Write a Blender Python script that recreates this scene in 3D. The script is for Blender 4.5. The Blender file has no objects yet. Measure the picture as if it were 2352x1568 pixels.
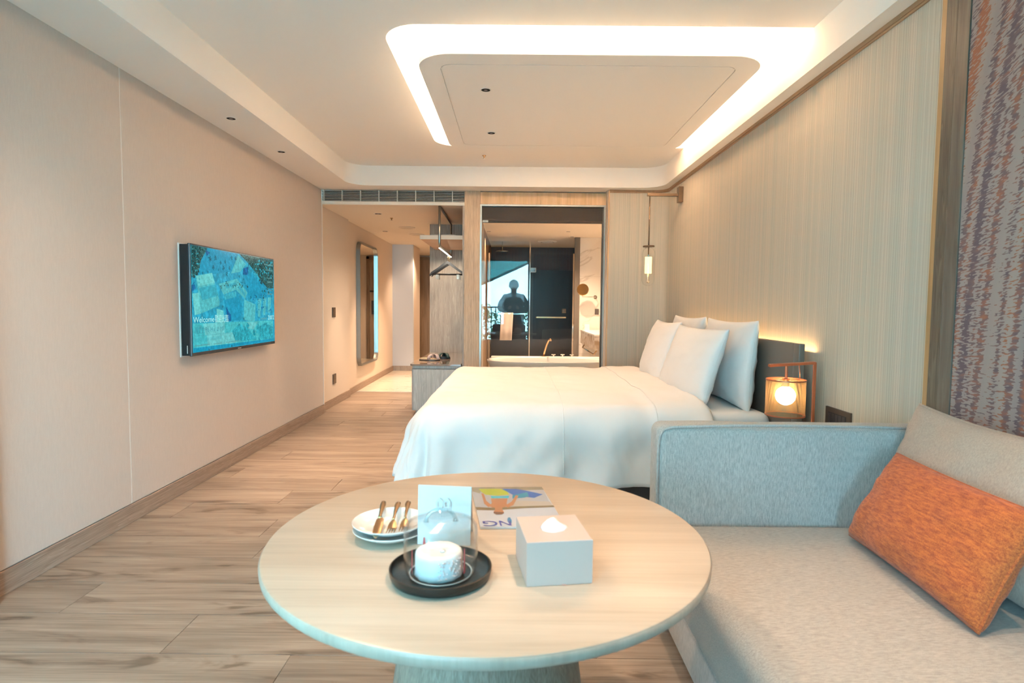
import bpy, bmesh, math, random, json
from mathutils import Vector, Matrix, noise
random.seed(7)
PI = math.pi
SC = bpy.context.scene
COL = SC.collection

# ------------------------------------------------------------------ camera
def rot_basis(p, y, r):
    cy, sy, cp, sp = math.cos(y), math.sin(y), math.cos(p), math.sin(p)
    f = Vector((sy*cp, cy*cp, -sp)); rt = Vector((cy, -sy, 0)); up = rt.cross(f)
    cr, sr = math.cos(r), math.sin(r)
    return cr*rt + sr*up, -sr*rt + cr*up, f
rt, up, fw = rot_basis(.0608573, -.00221389, .00975851)
cd = bpy.data.cameras.new('camera'); cam = bpy.data.objects.new('camera', cd); COL.objects.link(cam)
m = Matrix((rt, up, -fw)).transposed().to_4x4(); m.translation = (0, 0, 1.2)
cam.matrix_world = m
cd.sensor_width = 36; cd.lens = 1354.035/2352*36; cd.clip_start = .01; cd.clip_end = 200
cd.dof.use_dof = True; cd.dof.focus_distance = 4.6; cd.dof.aperture_fstop = 5.0
SC.camera = cam

# ------------------------------------------------------------------ world, exposure, lights
vs = SC.view_settings
vs.view_transform = 'Standard'; vs.look = 'None'; vs.gamma = 1; vs.use_curve_mapping = False
vs.exposure = 1.90
SC.cycles.max_bounces = 8; SC.cycles.diffuse_bounces = 5; SC.cycles.glossy_bounces = 5
SC.cycles.transmission_bounces = 8; SC.cycles.transparent_max_bounces = 12
SC.cycles.caustics_reflective = False; SC.cycles.caustics_refractive = False
SC.cycles.sample_clamp_indirect = 6
W = bpy.data.worlds.new('sky'); SC.world = W; W.use_nodes = True
nt = W.node_tree; nt.nodes.clear()
o = nt.nodes.new('ShaderNodeOutputWorld'); b = nt.nodes.new('ShaderNodeBackground')
tc = nt.nodes.new('ShaderNodeTexCoord'); sx = nt.nodes.new('ShaderNodeSeparateXYZ')
rp = nt.nodes.new('ShaderNodeValToRGB'); mr = nt.nodes.new('ShaderNodeMapRange')
mr.inputs[1].default_value = -.15; mr.inputs[2].default_value = .8
nt.links.new(tc.outputs['Generated'], sx.inputs[0]); nt.links.new(sx.outputs[2], mr.inputs[0])
nt.links.new(mr.outputs[0], rp.inputs[0]); nt.links.new(rp.outputs[0], b.inputs[0]); nt.links.new(b.outputs[0], o.inputs[0])
e = rp.color_ramp.elements
e[0].position = 0; e[0].color = (.16, .42, .46, 1); e[1].position = 1; e[1].color = (.22, .62, .80, 1)
x = e.new(.17); x.color = (.38, .79, 1, 1)
x = e.new(.5); x.color = (.32, .70, 1.0, 1)
b.inputs[1].default_value = SKY = 13.6

def light(name, kind, loc, energy, color, size=.1, size_y=None, rot=(0, 0, 0), spot=None, blend=.5):
    l = bpy.data.lights.new(name, kind); l.energy = energy; l.color = color
    if kind == 'AREA':
        l.size = size
        if size_y: l.shape = 'RECTANGLE'; l.size_y = size_y
    else: l.shadow_soft_size = size
    if kind == 'SPOT': l.spot_size = math.radians(spot); l.spot_blend = blend
    ob = bpy.data.objects.new(name, l); ob.location = loc; ob.rotation_euler = rot; COL.objects.link(ob)
    return ob
WARM = (1, .68, .42); WARM2 = (1, .68, .445)
# daylight opening (a portal that guides the sky light through the balcony door)
pl = light('daylight_portal', 'AREA', (-.66, -1.32, 1.16), 1, (1, 1, 1), 2.08, 2.3, (PI/2, 0, 0)); pl.data.cycles.is_portal = True
# concealed strips on top of the floating ceiling panel, shining up into the recess
light('cove_strip_near', 'AREA', (.42, 3.36, 2.60), 8, WARM, 1.7, .04, (PI, 0, 0))
light('cove_strip_far', 'AREA', (.42, 5.08, 2.60), 24, WARM, 1.7, .04, (PI, 0, 0))
light('cove_strip_left', 'AREA', (-.43, 4.22, 2.60), 14, WARM, .04, 1.6, (PI, 0, 0))
light('cove_strip_right', 'AREA', (1.26, 4.22, 2.60), 16, WARM, .04, 1.6, (PI, 0, 0))
# recessed downlights, plus a few unseen spots added as fill
def spot(x, y, z, en, ang=60, blend=.6, col=WARM2, size=.025, tilt=(0, 0, 0)):
    return light('downlight_and_fill_beam', 'SPOT', (x, y, z), en, col, size, rot=tilt, spot=ang, blend=blend)
spot(.43, 1.05, 2.60, 36, 72, 1)
spot(1.22, .95, 2.60, 17, 72, 1)
spot(-1.0, .3, 2.60, 6, 120, 1)  # unseen fill, added to brighten the near end evenly
spot(-1.0, 2.0, 2.60, 34, 125, 1)  # second added fill spot, out of view
spot(-.19, 3.76, 2.52, 14, 120, 1)
spot(-.19, 4.68, 2.52, 16, 120, 1)
spot(-1.888, 3.99, 2.40, 46, 64, 1, tilt=(0, -.30, 0))
spot(-1.888, 4.84, 2.40, 52, 64, 1, tilt=(0, -.30, 0))
spot(-1.55, 7.07, 2.24, 62, 60, 1)
spot(-1.55, 8.40, 2.24, 58, 80, .8)
spot(-1.5, 9.35, 2.24, 58, 80, .8)
spot(-1.6, 12.0, 2.24, 26, 110, .8)  # extra unseen spot, added to light the far corridor
spot(-1.55, 10.6, 2.24, 26, 110, .8)
spot(-1.22, 7.2, 2.24, 12, 120, .9)
spot(-.3, 8.62, 2.24, 18, 120, .9)
spot(.775, 8.58, 2.24, 52, 120, .9)
spot(.35, 7.2, 2.24, 40, 120, .9)
spot(1.3, 8.0, 2.24, 40, 120, .9)
spot(.5, 10.1, 2.24, 10, 110, .7)

# ------------------------------------------------------------------ materials
def new_mat(name):
    M = bpy.data.materials.new(name); M.use_nodes = True
    return M, M.node_tree, M.node_tree.nodes['Principled BSDF']
def N(t, typ, **kw):
    n = t.nodes.new(typ)
    for k, v in kw.items(): setattr(n, k, v)
    return n
def plain(name, col, rough=.5, metal=0, spec=.5, emit=None, es=1, coat=0, bump=0, bscale=200):
    M, t, p = new_mat(name)
    p.inputs['Base Color'].default_value = (*col, 1); p.inputs['Roughness'].default_value = rough
    p.inputs['Metallic'].default_value = metal; p.inputs['Specular IOR Level'].default_value = spec
    if coat: p.inputs['Coat Weight'].default_value = coat; p.inputs['Coat Roughness'].default_value = .05
    if emit: p.inputs['Emission Color'].default_value = (*emit, 1); p.inputs['Emission Strength'].default_value = es
    if bump:
        tc = N(t, 'ShaderNodeTexCoord'); n = N(t, 'ShaderNodeTexNoise'); n.inputs['Scale'].default_value = bscale; n.inputs['Detail'].default_value = 3
        bp = N(t, 'ShaderNodeBump'); bp.inputs['Strength'].default_value = bump; bp.inputs['Distance'].default_value = .002
        t.links.new(tc.outputs['Object'], n.inputs['Vector']); t.links.new(n.outputs[0], bp.inputs['Height']); t.links.new(bp.outputs[0], p.inputs['Normal'])
    return M
def coords(t, scale, randomize=False, rot=(0, 0, 0)):
    tc = N(t, 'ShaderNodeTexCoord'); mp = N(t, 'ShaderNodeMapping'); mp.inputs['Scale'].default_value = scale; mp.inputs['Rotation'].default_value = rot
    src = tc.outputs['Object']
    if randomize:
        oi = N(t, 'ShaderNodeObjectInfo'); ml = N(t, 'ShaderNodeVectorMath', operation='SCALE'); ad = N(t, 'ShaderNodeVectorMath', operation='ADD')
        cb = N(t, 'ShaderNodeCombineXYZ')
        for i in range(3): t.links.new(oi.outputs['Random'], cb.inputs[i])
        ml.inputs['Scale'].default_value = 37.0
        t.links.new(cb.outputs[0], ml.inputs[0]); t.links.new(ml.outputs[0], ad.inputs[1]); t.links.new(src, ad.inputs[0]); src = ad.outputs[0]
    t.links.new(src, mp.inputs['Vector'])
    return mp.outputs[0]
def ramp(t, src, stops):
    r = N(t, 'ShaderNodeValToRGB'); t.links.new(src, r.inputs[0]); e = r.color_ramp.elements
    e[0].position, e[0].color = stops[0][0], (*stops[0][1], 1); e[1].position, e[1].color = stops[-1][0], (*stops[-1][1], 1)
    for p, c in stops[1:-1]: x = e.new(p); x.color = (*c, 1)
    return r.outputs[0]
def mixc(t, a, b, fac, mode='MULTIPLY'):
    m = N(t, 'ShaderNodeMix', data_type='RGBA', blend_type=mode)
    if isinstance(fac, float): m.inputs[0].default_value = fac
    else: t.links.new(fac, m.inputs[0])
    t.links.new(a, m.inputs[6]); t.links.new(b, m.inputs[7]); return m.outputs[2]
def wood(name, lo, mid, hi, axis='x', rough=.4, knots=False, randomize=False, scale=1.0, contrast=1.0, spec=.4, bump=.12):
    M, t, p = new_mat(name)
    L, S = 1.1*scale, 13*scale
    sc = [S, S, S]; sc['xyz'.index(axis)] = L
    v = coords(t, sc, randomize)
    n1 = N(t, 'ShaderNodeTexNoise'); n1.inputs['Scale'].default_value = 1.2; n1.inputs['Detail'].default_value = 6; n1.inputs['Roughness'].default_value = .6; n1.inputs['Distortion'].default_value = .6
    t.links.new(v, n1.inputs['Vector'])
    c1 = ramp(t, n1.outputs[0], [(.30, lo), (.5, mid), (.72, hi)])
    sc2 = [160*scale]*3; sc2['xyz'.index(axis)] = 3*scale
    v2 = coords(t, sc2, randomize)
    n2 = N(t, 'ShaderNodeTexNoise'); n2.inputs['Scale'].default_value = 1; n2.inputs['Detail'].default_value = 3
    t.links.new(v2, n2.inputs['Vector'])
    k = 1-.16*contrast
    c2 = ramp(t, n2.outputs[0], [(.3, (k, k, k)), (.65, (1, 1, 1))])
    c = mixc(t, c1, c2, 1.0)
    if knots:
        sc3 = [7, 7, 7]; sc3['xyz'.index(axis)] = 1.6
        v3 = coords(t, sc3, randomize); n3 = N(t, 'ShaderNodeTexNoise'); n3.inputs['Scale'].default_value = 1.3; n3.inputs['Detail'].default_value = 5; n3.inputs['Distortion'].default_value = 1.5
        t.links.new(v3, n3.inputs['Vector'])
        c3 = ramp(t, n3.outputs[0], [(.30, (.38, .33, .28)), (.37, (.85, .82, .8)), (.42, (1, 1, 1))])
        c = mixc(t, c, c3, .8)
        oi = N(t, 'ShaderNodeObjectInfo'); c4 = ramp(t, oi.outputs['Random'], [(0, (.88, .88, .88)), (1, (1.0, 1.0, 1.0))]); c = mixc(t, c, c4, 1.0)
    t.links.new(c, p.inputs['Base Color']); p.inputs['Roughness'].default_value = rough; p.inputs['Specular IOR Level'].default_value = spec
    bp = N(t, 'ShaderNodeBump'); bp.inputs['Strength'].default_value = bump; bp.inputs['Distance'].default_value = .001
    t.links.new(n2.outputs[0], bp.inputs['Height']); t.links.new(bp.outputs[0], p.inputs['Normal'])
    return M
def cerused(name, dark, lightc, axis='z', scale=1.0, rough=.5):
    # open-pored oak: fine pale cathedral lines and pores along the grain
    M, t, p = new_mat(name)
    sc = [16*scale]*3; sc['xyz'.index(axis)] = .9*scale
    n0 = N(t, 'ShaderNodeTexNoise'); n0.inputs['Scale'].default_value = .8; n0.inputs['Detail'].default_value = 1.5; n0.inputs['Distortion'].default_value = .35; t.links.new(coords(t, sc, True), n0.inputs['Vector'])
    mu = N(t, 'ShaderNodeMath', operation='MULTIPLY'); mu.inputs[1].default_value = 20; t.links.new(n0.outputs[0], mu.inputs[0])
    fr = N(t, 'ShaderNodeMath', operation='FRACT'); t.links.new(mu.outputs[0], fr.inputs[0])
    mid = tuple(.55*x+.45*y for x, y in zip(dark, lightc)); hi = tuple(.3*x+.7*y for x, y in zip(dark, lightc)); lo = tuple(.75*x+.25*y for x, y in zip(dark, lightc))
    c1 = ramp(t, fr.outputs[0], [(0, mid), (.45, mid), (.72, hi), (.85, lo), (1, mid)])
    sc2 = [330*scale]*3; sc2['xyz'.index(axis)] = 9
    n2 = N(t, 'ShaderNodeTexNoise'); n2.inputs['Scale'].default_value = 1; n2.inputs['Detail'].default_value = 2; t.links.new(coords(t, sc2, True), n2.inputs['Vector'])
    c2 = ramp(t, n2.outputs[0], [(.32, (.76, .75, .74)), (.5, (.96, .96, .96)), (.68, (1.14, 1.14, 1.14))])
    sc3 = [40*scale]*3; sc3['xyz'.index(axis)] = 1.5
    n3 = N(t, 'ShaderNodeTexNoise'); n3.inputs['Scale'].default_value = 1; n3.inputs['Detail'].default_value = 2; t.links.new(coords(t, sc3, True), n3.inputs['Vector'])
    c3 = ramp(t, n3.outputs[0], [(.35, (.86, .86, .86)), (.65, (1.06, 1.06, 1.06))])
    t.links.new(mixc(t, mixc(t, c1, c2, 1.0), c3, 1.0), p.inputs['Base Color']); p.inputs['Roughness'].default_value = rough; p.inputs['Specular IOR Level'].default_value = .3
    return M
def weave(name, col, col2, fine=700, streak='z', rough=.95, strength=.35, contrast=.5, slub=True):
    M, t, p = new_mat(name)
    tc = N(t, 'ShaderNodeTexCoord')
    sc = [fine*.35]*3; sc['xyz'.index(streak)] = fine*.06
    n1 = N(t, 'ShaderNodeTexNoise'); n1.inputs['Scale'].default_value = 1; n1.inputs['Detail'].default_value = 2; t.links.new(coords(t, sc), n1.inputs['Vector'])
    n2 = N(t, 'ShaderNodeTexNoise'); n2.inputs['Scale'].default_value = fine; n2.inputs['Detail'].default_value = 1; t.links.new(tc.outputs['Object'], n2.inputs['Vector'])
    a = N(t, 'ShaderNodeMath', operation='ADD'); t.links.new(n1.outputs[0], a.inputs[0]); t.links.new(n2.outputs[0], a.inputs[1])
    c = ramp(t, a.outputs[0], [(.5-.0, col2), (.5+.45, col)])
    r = N(t, 'ShaderNodeMath', operation='MULTIPLY'); r.inputs[1].default_value = .5; t.links.new(a.outputs[0], r.inputs[0])
    c = ramp(t, r.outputs[0], [(.5-.16*contrast, col2), (.5+.16*contrast, col)])
    t.links.new(c, p.inputs['Base Color']); p.inputs['Roughness'].default_value = rough; p.inputs['Specular IOR Level'].default_value = .15
    p.inputs['Sheen Weight'].default_value = .15
    bp = N(t, 'ShaderNodeBump'); bp.inputs['Strength'].default_value = strength; bp.inputs['Distance'].default_value = .001
    t.links.new(a.outputs[0], bp.inputs['Height']); t.links.new(bp.outputs[0], p.inputs['Normal'])
    return M
def striped(name):
    M, t, p = new_mat(name)
    tc = N(t, 'ShaderNodeTexCoord'); sx = N(t, 'ShaderNodeSeparateXYZ'); t.links.new(tc.outputs['Object'], sx.inputs[0])
    sb = N(t, 'ShaderNodeMath', operation='SUBTRACT'); t.links.new(sx.outputs[1], sb.inputs[0]); t.links.new(sx.outputs[0], sb.inputs[1])
    c = None
    for k, (s, st) in enumerate((( 190, [(.32, (.43, .385, .325)), (.45, (.49, .445, .38)), (.58, (.58, .53, .46)), (.7, (.64, .595, .525))]), (16, [(.35, (.92, .95, .93)), (.65, (1.04, 1.0, .97))]))):
        n = N(t, 'ShaderNodeTexNoise', noise_dimensions='1D'); n.inputs['Scale'].default_value = s; n.inputs['Detail'].default_value = 2.5; n.inputs['Roughness'].default_value = .7
        t.links.new(sb.outputs[0], n.inputs['W'])
        r = ramp(t, n.outputs[0], st)
        if c is None:
            c = r
            bp = N(t, 'ShaderNodeBump'); bp.inputs['Strength'].default_value = .25; bp.inputs['Distance'].default_value = .002
            t.links.new(n.outputs[0], bp.inputs['Height']); t.links.new(bp.outputs[0], p.inputs['Normal'])
        else: c = mixc(t, c, r, 1.0)
    t.links.new(c, p.inputs['Base Color']); p.inputs['Roughness'].default_value = .7; p.inputs['Specular IOR Level'].default_value = .25
    return M
def ikat(name):
    # curving vertical bands of short slanting flecks in mauve and coral on warm grey
    M, t, p = new_mat(name)
    tc = N(t, 'ShaderNodeTexCoord'); sx = N(t, 'ShaderNodeSeparateXYZ'); t.links.new(tc.outputs['Object'], sx.inputs[0])
    def M2(op, a, b=None):
        n = N(t, 'ShaderNodeMath', operation=op)
        for i, v in enumerate((a, b)):
            if v is None: continue
            if isinstance(v, (int, float)): n.inputs[i].default_value = v
            else: t.links.new(v, n.inputs[i])
        return n.outputs[0]
    y, z = sx.outputs[1], sx.outputs[2]
    yy = M2('ADD', y, M2('ADD', M2('MULTIPLY', M2('POWER', M2('ABSOLUTE', z), 1.7), .055), M2('MULTIPLY', M2('SINE', M2('MULTIPLY', z, 3.1)), .012)))
    cb = N(t, 'ShaderNodeCombineXYZ'); t.links.new(M2('MULTIPLY', yy, 46), cb.inputs[0]); t.links.new(M2('ADD', M2('MULTIPLY', z, 150), M2('MULTIPLY', M2('MULTIPLY', M2('SUBTRACT', y, 2.0), M2('SUBTRACT', z, .7)), 40)), cb.inputs[1])
    n = N(t, 'ShaderNodeTexNoise'); n.inputs['Scale'].default_value = 1.0; n.inputs['Detail'].default_value = 1.2; n.inputs['Roughness'].default_value = .4; t.links.new(cb.outputs[0], n.inputs['Vector'])
    nb = N(t, 'ShaderNodeTexNoise', noise_dimensions='1D'); nb.inputs['Scale'].default_value = 19; nb.inputs['Detail'].default_value = 1; t.links.new(yy, nb.inputs['W'])
    v = M2('ADD', n.outputs[0], M2('MULTIPLY', M2('SUBTRACT', nb.outputs[0], .5), .75))
    mask = M2('GREATER_THAN', v, .485)
    nc = N(t, 'ShaderNodeTexNoise', noise_dimensions='1D'); nc.inputs['Scale'].default_value = 13; nc.inputs['Detail'].default_value = 1; t.links.new(M2('ADD', yy, 5.3), nc.inputs['W'])
    n3 = N(t, 'ShaderNodeTexNoise'); n3.inputs['Scale'].default_value = .35; n3.inputs['Detail'].default_value = 1; t.links.new(cb.outputs[0], n3.inputs['Vector'])
    v2 = M2('ADD', M2('MULTIPLY', n3.outputs[0], .5), M2('MULTIPLY', nc.outputs[0], .6))
    fig = ramp(t, v2, [(.44, (.17, .115, .125)), (.53, (.22, .135, .13)), (.60, (.30, .135, .105)), (.66, (.38, .15, .09))])
    base = ramp(t, nc.outputs[0], [(.3, (.35, .265, .245)), (.7, (.395, .30, .26))])
    c = mixc(t, fig, base, mask, 'MIX')
    t.links.new(c, p.inputs['Base Color']); p.inputs['Roughness'].default_value = .85; p.inputs['Specular IOR Level'].default_value = .15
    return M
def marble(name, col=(.78, .73, .66), vein=(.58, .52, .45), scale=.8, rough=.15, dense=False):
    M, t, p = new_mat(name)
    n = N(t, 'ShaderNodeTexNoise'); n.inputs['Scale'].default_value = scale; n.inputs['Detail'].default_value = 8; n.inputs['Distortion'].default_value = 1.4
    t.links.new(coords(t, (1, 1, 1)), n.inputs['Vector'])
    w = (.490, .5, .506) if not dense else (.36, .5, .64)
    c = ramp(t, n.outputs[0], [(w[0], col), (w[1], vein), (w[2], col)])
    t.links.new(c, p.inputs['Base Color']); p.inputs['Roughness'].default_value = rough
    return M
def glass(name, tint=(1, 1, 1), f0=.04, boost=0.0):
    M, t, p = new_mat(name); t.nodes.remove(p)
    out = t.nodes['Material Output']; lw = N(t, 'ShaderNodeLayerWeight'); lw.inputs[0].default_value = .5
    pw = N(t, 'ShaderNodeMath', operation='POWER'); pw.inputs[1].default_value = 5; t.links.new(lw.outputs['Facing'], pw.inputs[0])
    ma = N(t, 'ShaderNodeMath', operation='MULTIPLY_ADD', use_clamp=True); ma.inputs[1].default_value = 1-f0; ma.inputs[2].default_value = f0+boost; t.links.new(pw.outputs[0], ma.inputs[0])
    tr = N(t, 'ShaderNodeBsdfTransparent'); tr.inputs[0].default_value = (*tint, 1); gl = N(t, 'ShaderNodeBsdfGlossy'); gl.inputs['Roughness'].default_value = 0
    mx = N(t, 'ShaderNodeMixShader')
    t.links.new(ma.outputs[0], mx.inputs[0]); t.links.new(tr.outputs[0], mx.inputs[1]); t.links.new(gl.outputs[0], mx.inputs[2]); t.links.new(mx.outputs[0], out.inputs[0])
    return M
def emis(name, col, s=1.0, mottle=0, mscale=45):
    M, t, p = new_mat(name); p.inputs['Base Color'].default_value = (0, 0, 0, 1); p.inputs['Roughness'].default_value = .15; p.inputs['Specular IOR Level'].default_value = .05 if mottle else .3
    p.inputs['Emission Color'].default_value = (*col, 1); p.inputs['Emission Strength'].default_value = s
    if mottle:
        tc = N(t, 'ShaderNodeTexCoord'); n = N(t, 'ShaderNodeTexNoise'); n.inputs['Scale'].default_value = mscale; n.inputs['Detail'].default_value = 4; n.inputs['Roughness'].default_value = .65
        t.links.new(tc.outputs['Object'], n.inputs['Vector'])
        t.links.new(ramp(t, n.outputs[0], [(.38, tuple(v*(1-mottle) for v in col)), (.52, col), (.64, tuple(v*(1+mottle)+.02*mottle for v in col))]), p.inputs['Emission Color'])
    return M
def mesh_shade(name, col):
    # perforated lamp shade: fine weave of holes as real transparency
    M, t, p = new_mat(name); out = t.nodes['Material Output']
    p.inputs['Base Color'].default_value = (*col, 1); p.inputs['Metallic'].default_value = .6; p.inputs['Roughness'].default_value = .4
    tc = N(t, 'ShaderNodeTexCoord'); sx = N(t, 'ShaderNodeSeparateXYZ'); t.links.new(tc.outputs['UV'], sx.inputs[0])
    mm = []
    for i, k in ((0, 150), (1, 48)):
        a = N(t, 'ShaderNodeMath', operation='MULTIPLY'); a.inputs[1].default_value = k; t.links.new(sx.outputs[i], a.inputs[0])
        f = N(t, 'ShaderNodeMath', operation='FRACT'); t.links.new(a.outputs[0], f.inputs[0])
        g = N(t, 'ShaderNodeMath', operation='GREATER_THAN'); g.inputs[1].default_value = .36; t.links.new(f.outputs[0], g.inputs[0]); mm.append(g)
    mu = N(t, 'ShaderNodeMath', operation='MULTIPLY'); t.links.new(mm[0].outputs[0], mu.inputs[0]); t.links.new(mm[1].outputs[0], mu.inputs[1])
    tr = N(t, 'ShaderNodeBsdfTransparent'); mx = N(t, 'ShaderNodeMixShader'); t.links.new(mu.outputs[0], mx.inputs[0]); t.links.new(p.outputs[0], mx.inputs[1]); t.links.new(tr.outputs[0], mx.inputs[2]); t.links.new(mx.outputs[0], out.inputs[0])
    return M

WALLF = weave('wall_fabric', (.58, .495, .435), (.53, .45, .395), fine=420, streak='z', strength=.08, contrast=1.2, rough=.9)
WALLP = plain('wall_paint', (.66, .575, .49), .8, bump=.05)
CEIL = plain('ceiling_paint', (.88, .84, .80), .85)
FASC = CEIL
FLOORW = wood('oak_floor', (.225, .168, .128), (.345, .268, .21), (.46, .375, .30), 'x', .36, contrast=1.7, knots=True, randomize=True)
GROUT = plain('joint_grout', (.30, .245, .19), .9)  # flat base colour of the subfloor between the planks
BASEW = cerused('baseboard_oak', (.26, .18, .13), (.42, .33, .27), 'y', 1.4)
OAKL = wood('honey_oak', (.60, .38, .20), (.70, .46, .265), (.77, .54, .33), 'z', .4, scale=1.3)
TRIMW = wood('oak_trim', (.40, .24, .13), (.46, .28, .16), (.52, .33, .20), 'y', .4)
OAKG = cerused('grey_oak', (.32, .27, .23), (.50, .45, .40), 'z', 1.2)
OAKD = cerused('dark_oak', (.085, .065, .045), (.21, .17, .13), 'z', 1.2)
TABLEW = wood('pale_table_oak', (.44, .345, .26), (.52, .42, .325), (.58, .48, .38), 'x', .32, scale=.8, contrast=.6, spec=.5)
STRIPE = striped('striped_wallpaper'); IKAT = ikat('ikat_wallcovering')
WHITE = plain('white_lacquer', (.78, .76, .72), .4); SILVER = plain('brushed_aluminium', (.62, .62, .60), .35, 1)
BLACK = plain('matte_black', (.02, .02, .022), .45); DARKIN = plain('vent_void', (.012, .010, .010), .8)
GRILLE = plain('grille_white', (.66, .63, .60), .5)
BRONZE = plain('dark_bronze', (.12, .082, .05), .4, .5); BRONZED = plain('bronze_socket', (.10, .075, .06), .45, .4)
STEELB = plain('brushed_steel', (.36, .38, .37), .3, 1)
COPPER = plain('copper', (.52, .17, .085), .35, .75); CHROME = plain('chrome', (.75, .74, .70), .08, 1); BRASS = plain('champagne_metal', (.66, .46, .26), .2, 1)
LINEN = plain('white_cotton', (.79, .775, .77), .9, spec=.2, bump=.1, bscale=350)
SOFAF = weave('sofa_weave', (.60, .565, .525), (.31, .30, .285), fine=900, streak='z', contrast=1.0)
SEATF = weave('seat_weave', (.52, .47, .41), (.28, .25, .22), fine=900, streak='x', contrast=1.1)
CUSHF = weave('cushion_weave', (.53, .42, .34), (.34, .265, .21), fine=800, streak='z', contrast=1.2)
ORANGE = weave('orange_weave', (.60, .17, .045), (.28, .065, .03), fine=520, streak='y', contrast=.8, strength=.5)
LEATHER = plain('taupe_leather', (.155, .13, .11), .38, bump=.1, bscale=500)
MARBW = marble('white_marble'); MARBF = marble('cream_marble_floor', (.76, .69, .58), (.62, .53, .42), 1.0, .12)
MARBB = marble('brown_marble', (.36, .25, .16), (.66, .58, .50), 3.5, .2, True)
GLASS = glass('window_glass', (.97, .98, .98), .028, .0); SGLASS = glass('shower_glass', (.96, .97, .97), .004, 0)
CGLASS = glass('clear_glass', (.985, .99, .99), .03, .0)
# ------------------------------------------------------------------ geometry helpers
LOC = {}
def wl(p): return LOC.get(p.name, Vector((0, 0, 0))) if p else Vector((0, 0, 0))
def tag(o, label=None, cat=None, group=None, kind=None):
    if label: o['label'] = label
    if cat: o['category'] = cat
    if group: o['group'] = group
    if kind: o['kind'] = kind
    return o
def thing(name, label, cat, loc, group=None):
    o = bpy.data.objects.new(name, None); COL.objects.link(o); o.location = loc; o.empty_display_size = .05
    LOC[o.name] = Vector(loc); return tag(o, label, cat, group)
def struct(name):
    o = bpy.data.objects.new(name, None); COL.objects.link(o); o['kind'] = 'structure'; LOC[o.name] = Vector((0, 0, 0)); return o
def obj(name, V, F, mats, parent=None, smooth=False, mi=None, angle=None, uv=None):
    off = wl(parent); me = bpy.data.meshes.new(name)
    if not parent:                       # origin at the middle of the base
        xs = [Vector(v) for v in V]; lo = [min(v[i] for v in xs) for i in range(3)]; hi = [max(v[i] for v in xs) for i in range(3)]
        off = Vector(((lo[0]+hi[0])/2, (lo[1]+hi[1])/2, lo[2]))
    me.from_pydata([tuple(Vector(v)-off) for v in V], [], F)
    for m_ in (mats if isinstance(mats, (list, tuple)) else [mats]): me.materials.append(m_)
    if mi: me.polygons.foreach_set('material_index', mi)
    if uv:
        l = me.uv_layers.new(name='UVMap')
        for lp in me.loops: l.data[lp.index].uv = uv[lp.vertex_index]
    if smooth: me.polygons.foreach_set('use_smooth', [True]*len(F))
    me.update()
    if smooth and angle: me.set_sharp_from_angle(angle=math.radians(angle))
    o = bpy.data.objects.new(name, me); COL.objects.link(o)
    if parent: o.parent = parent; LOC[o.name] = off
    else: o.location = off; LOC[o.name] = off
    return o
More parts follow.
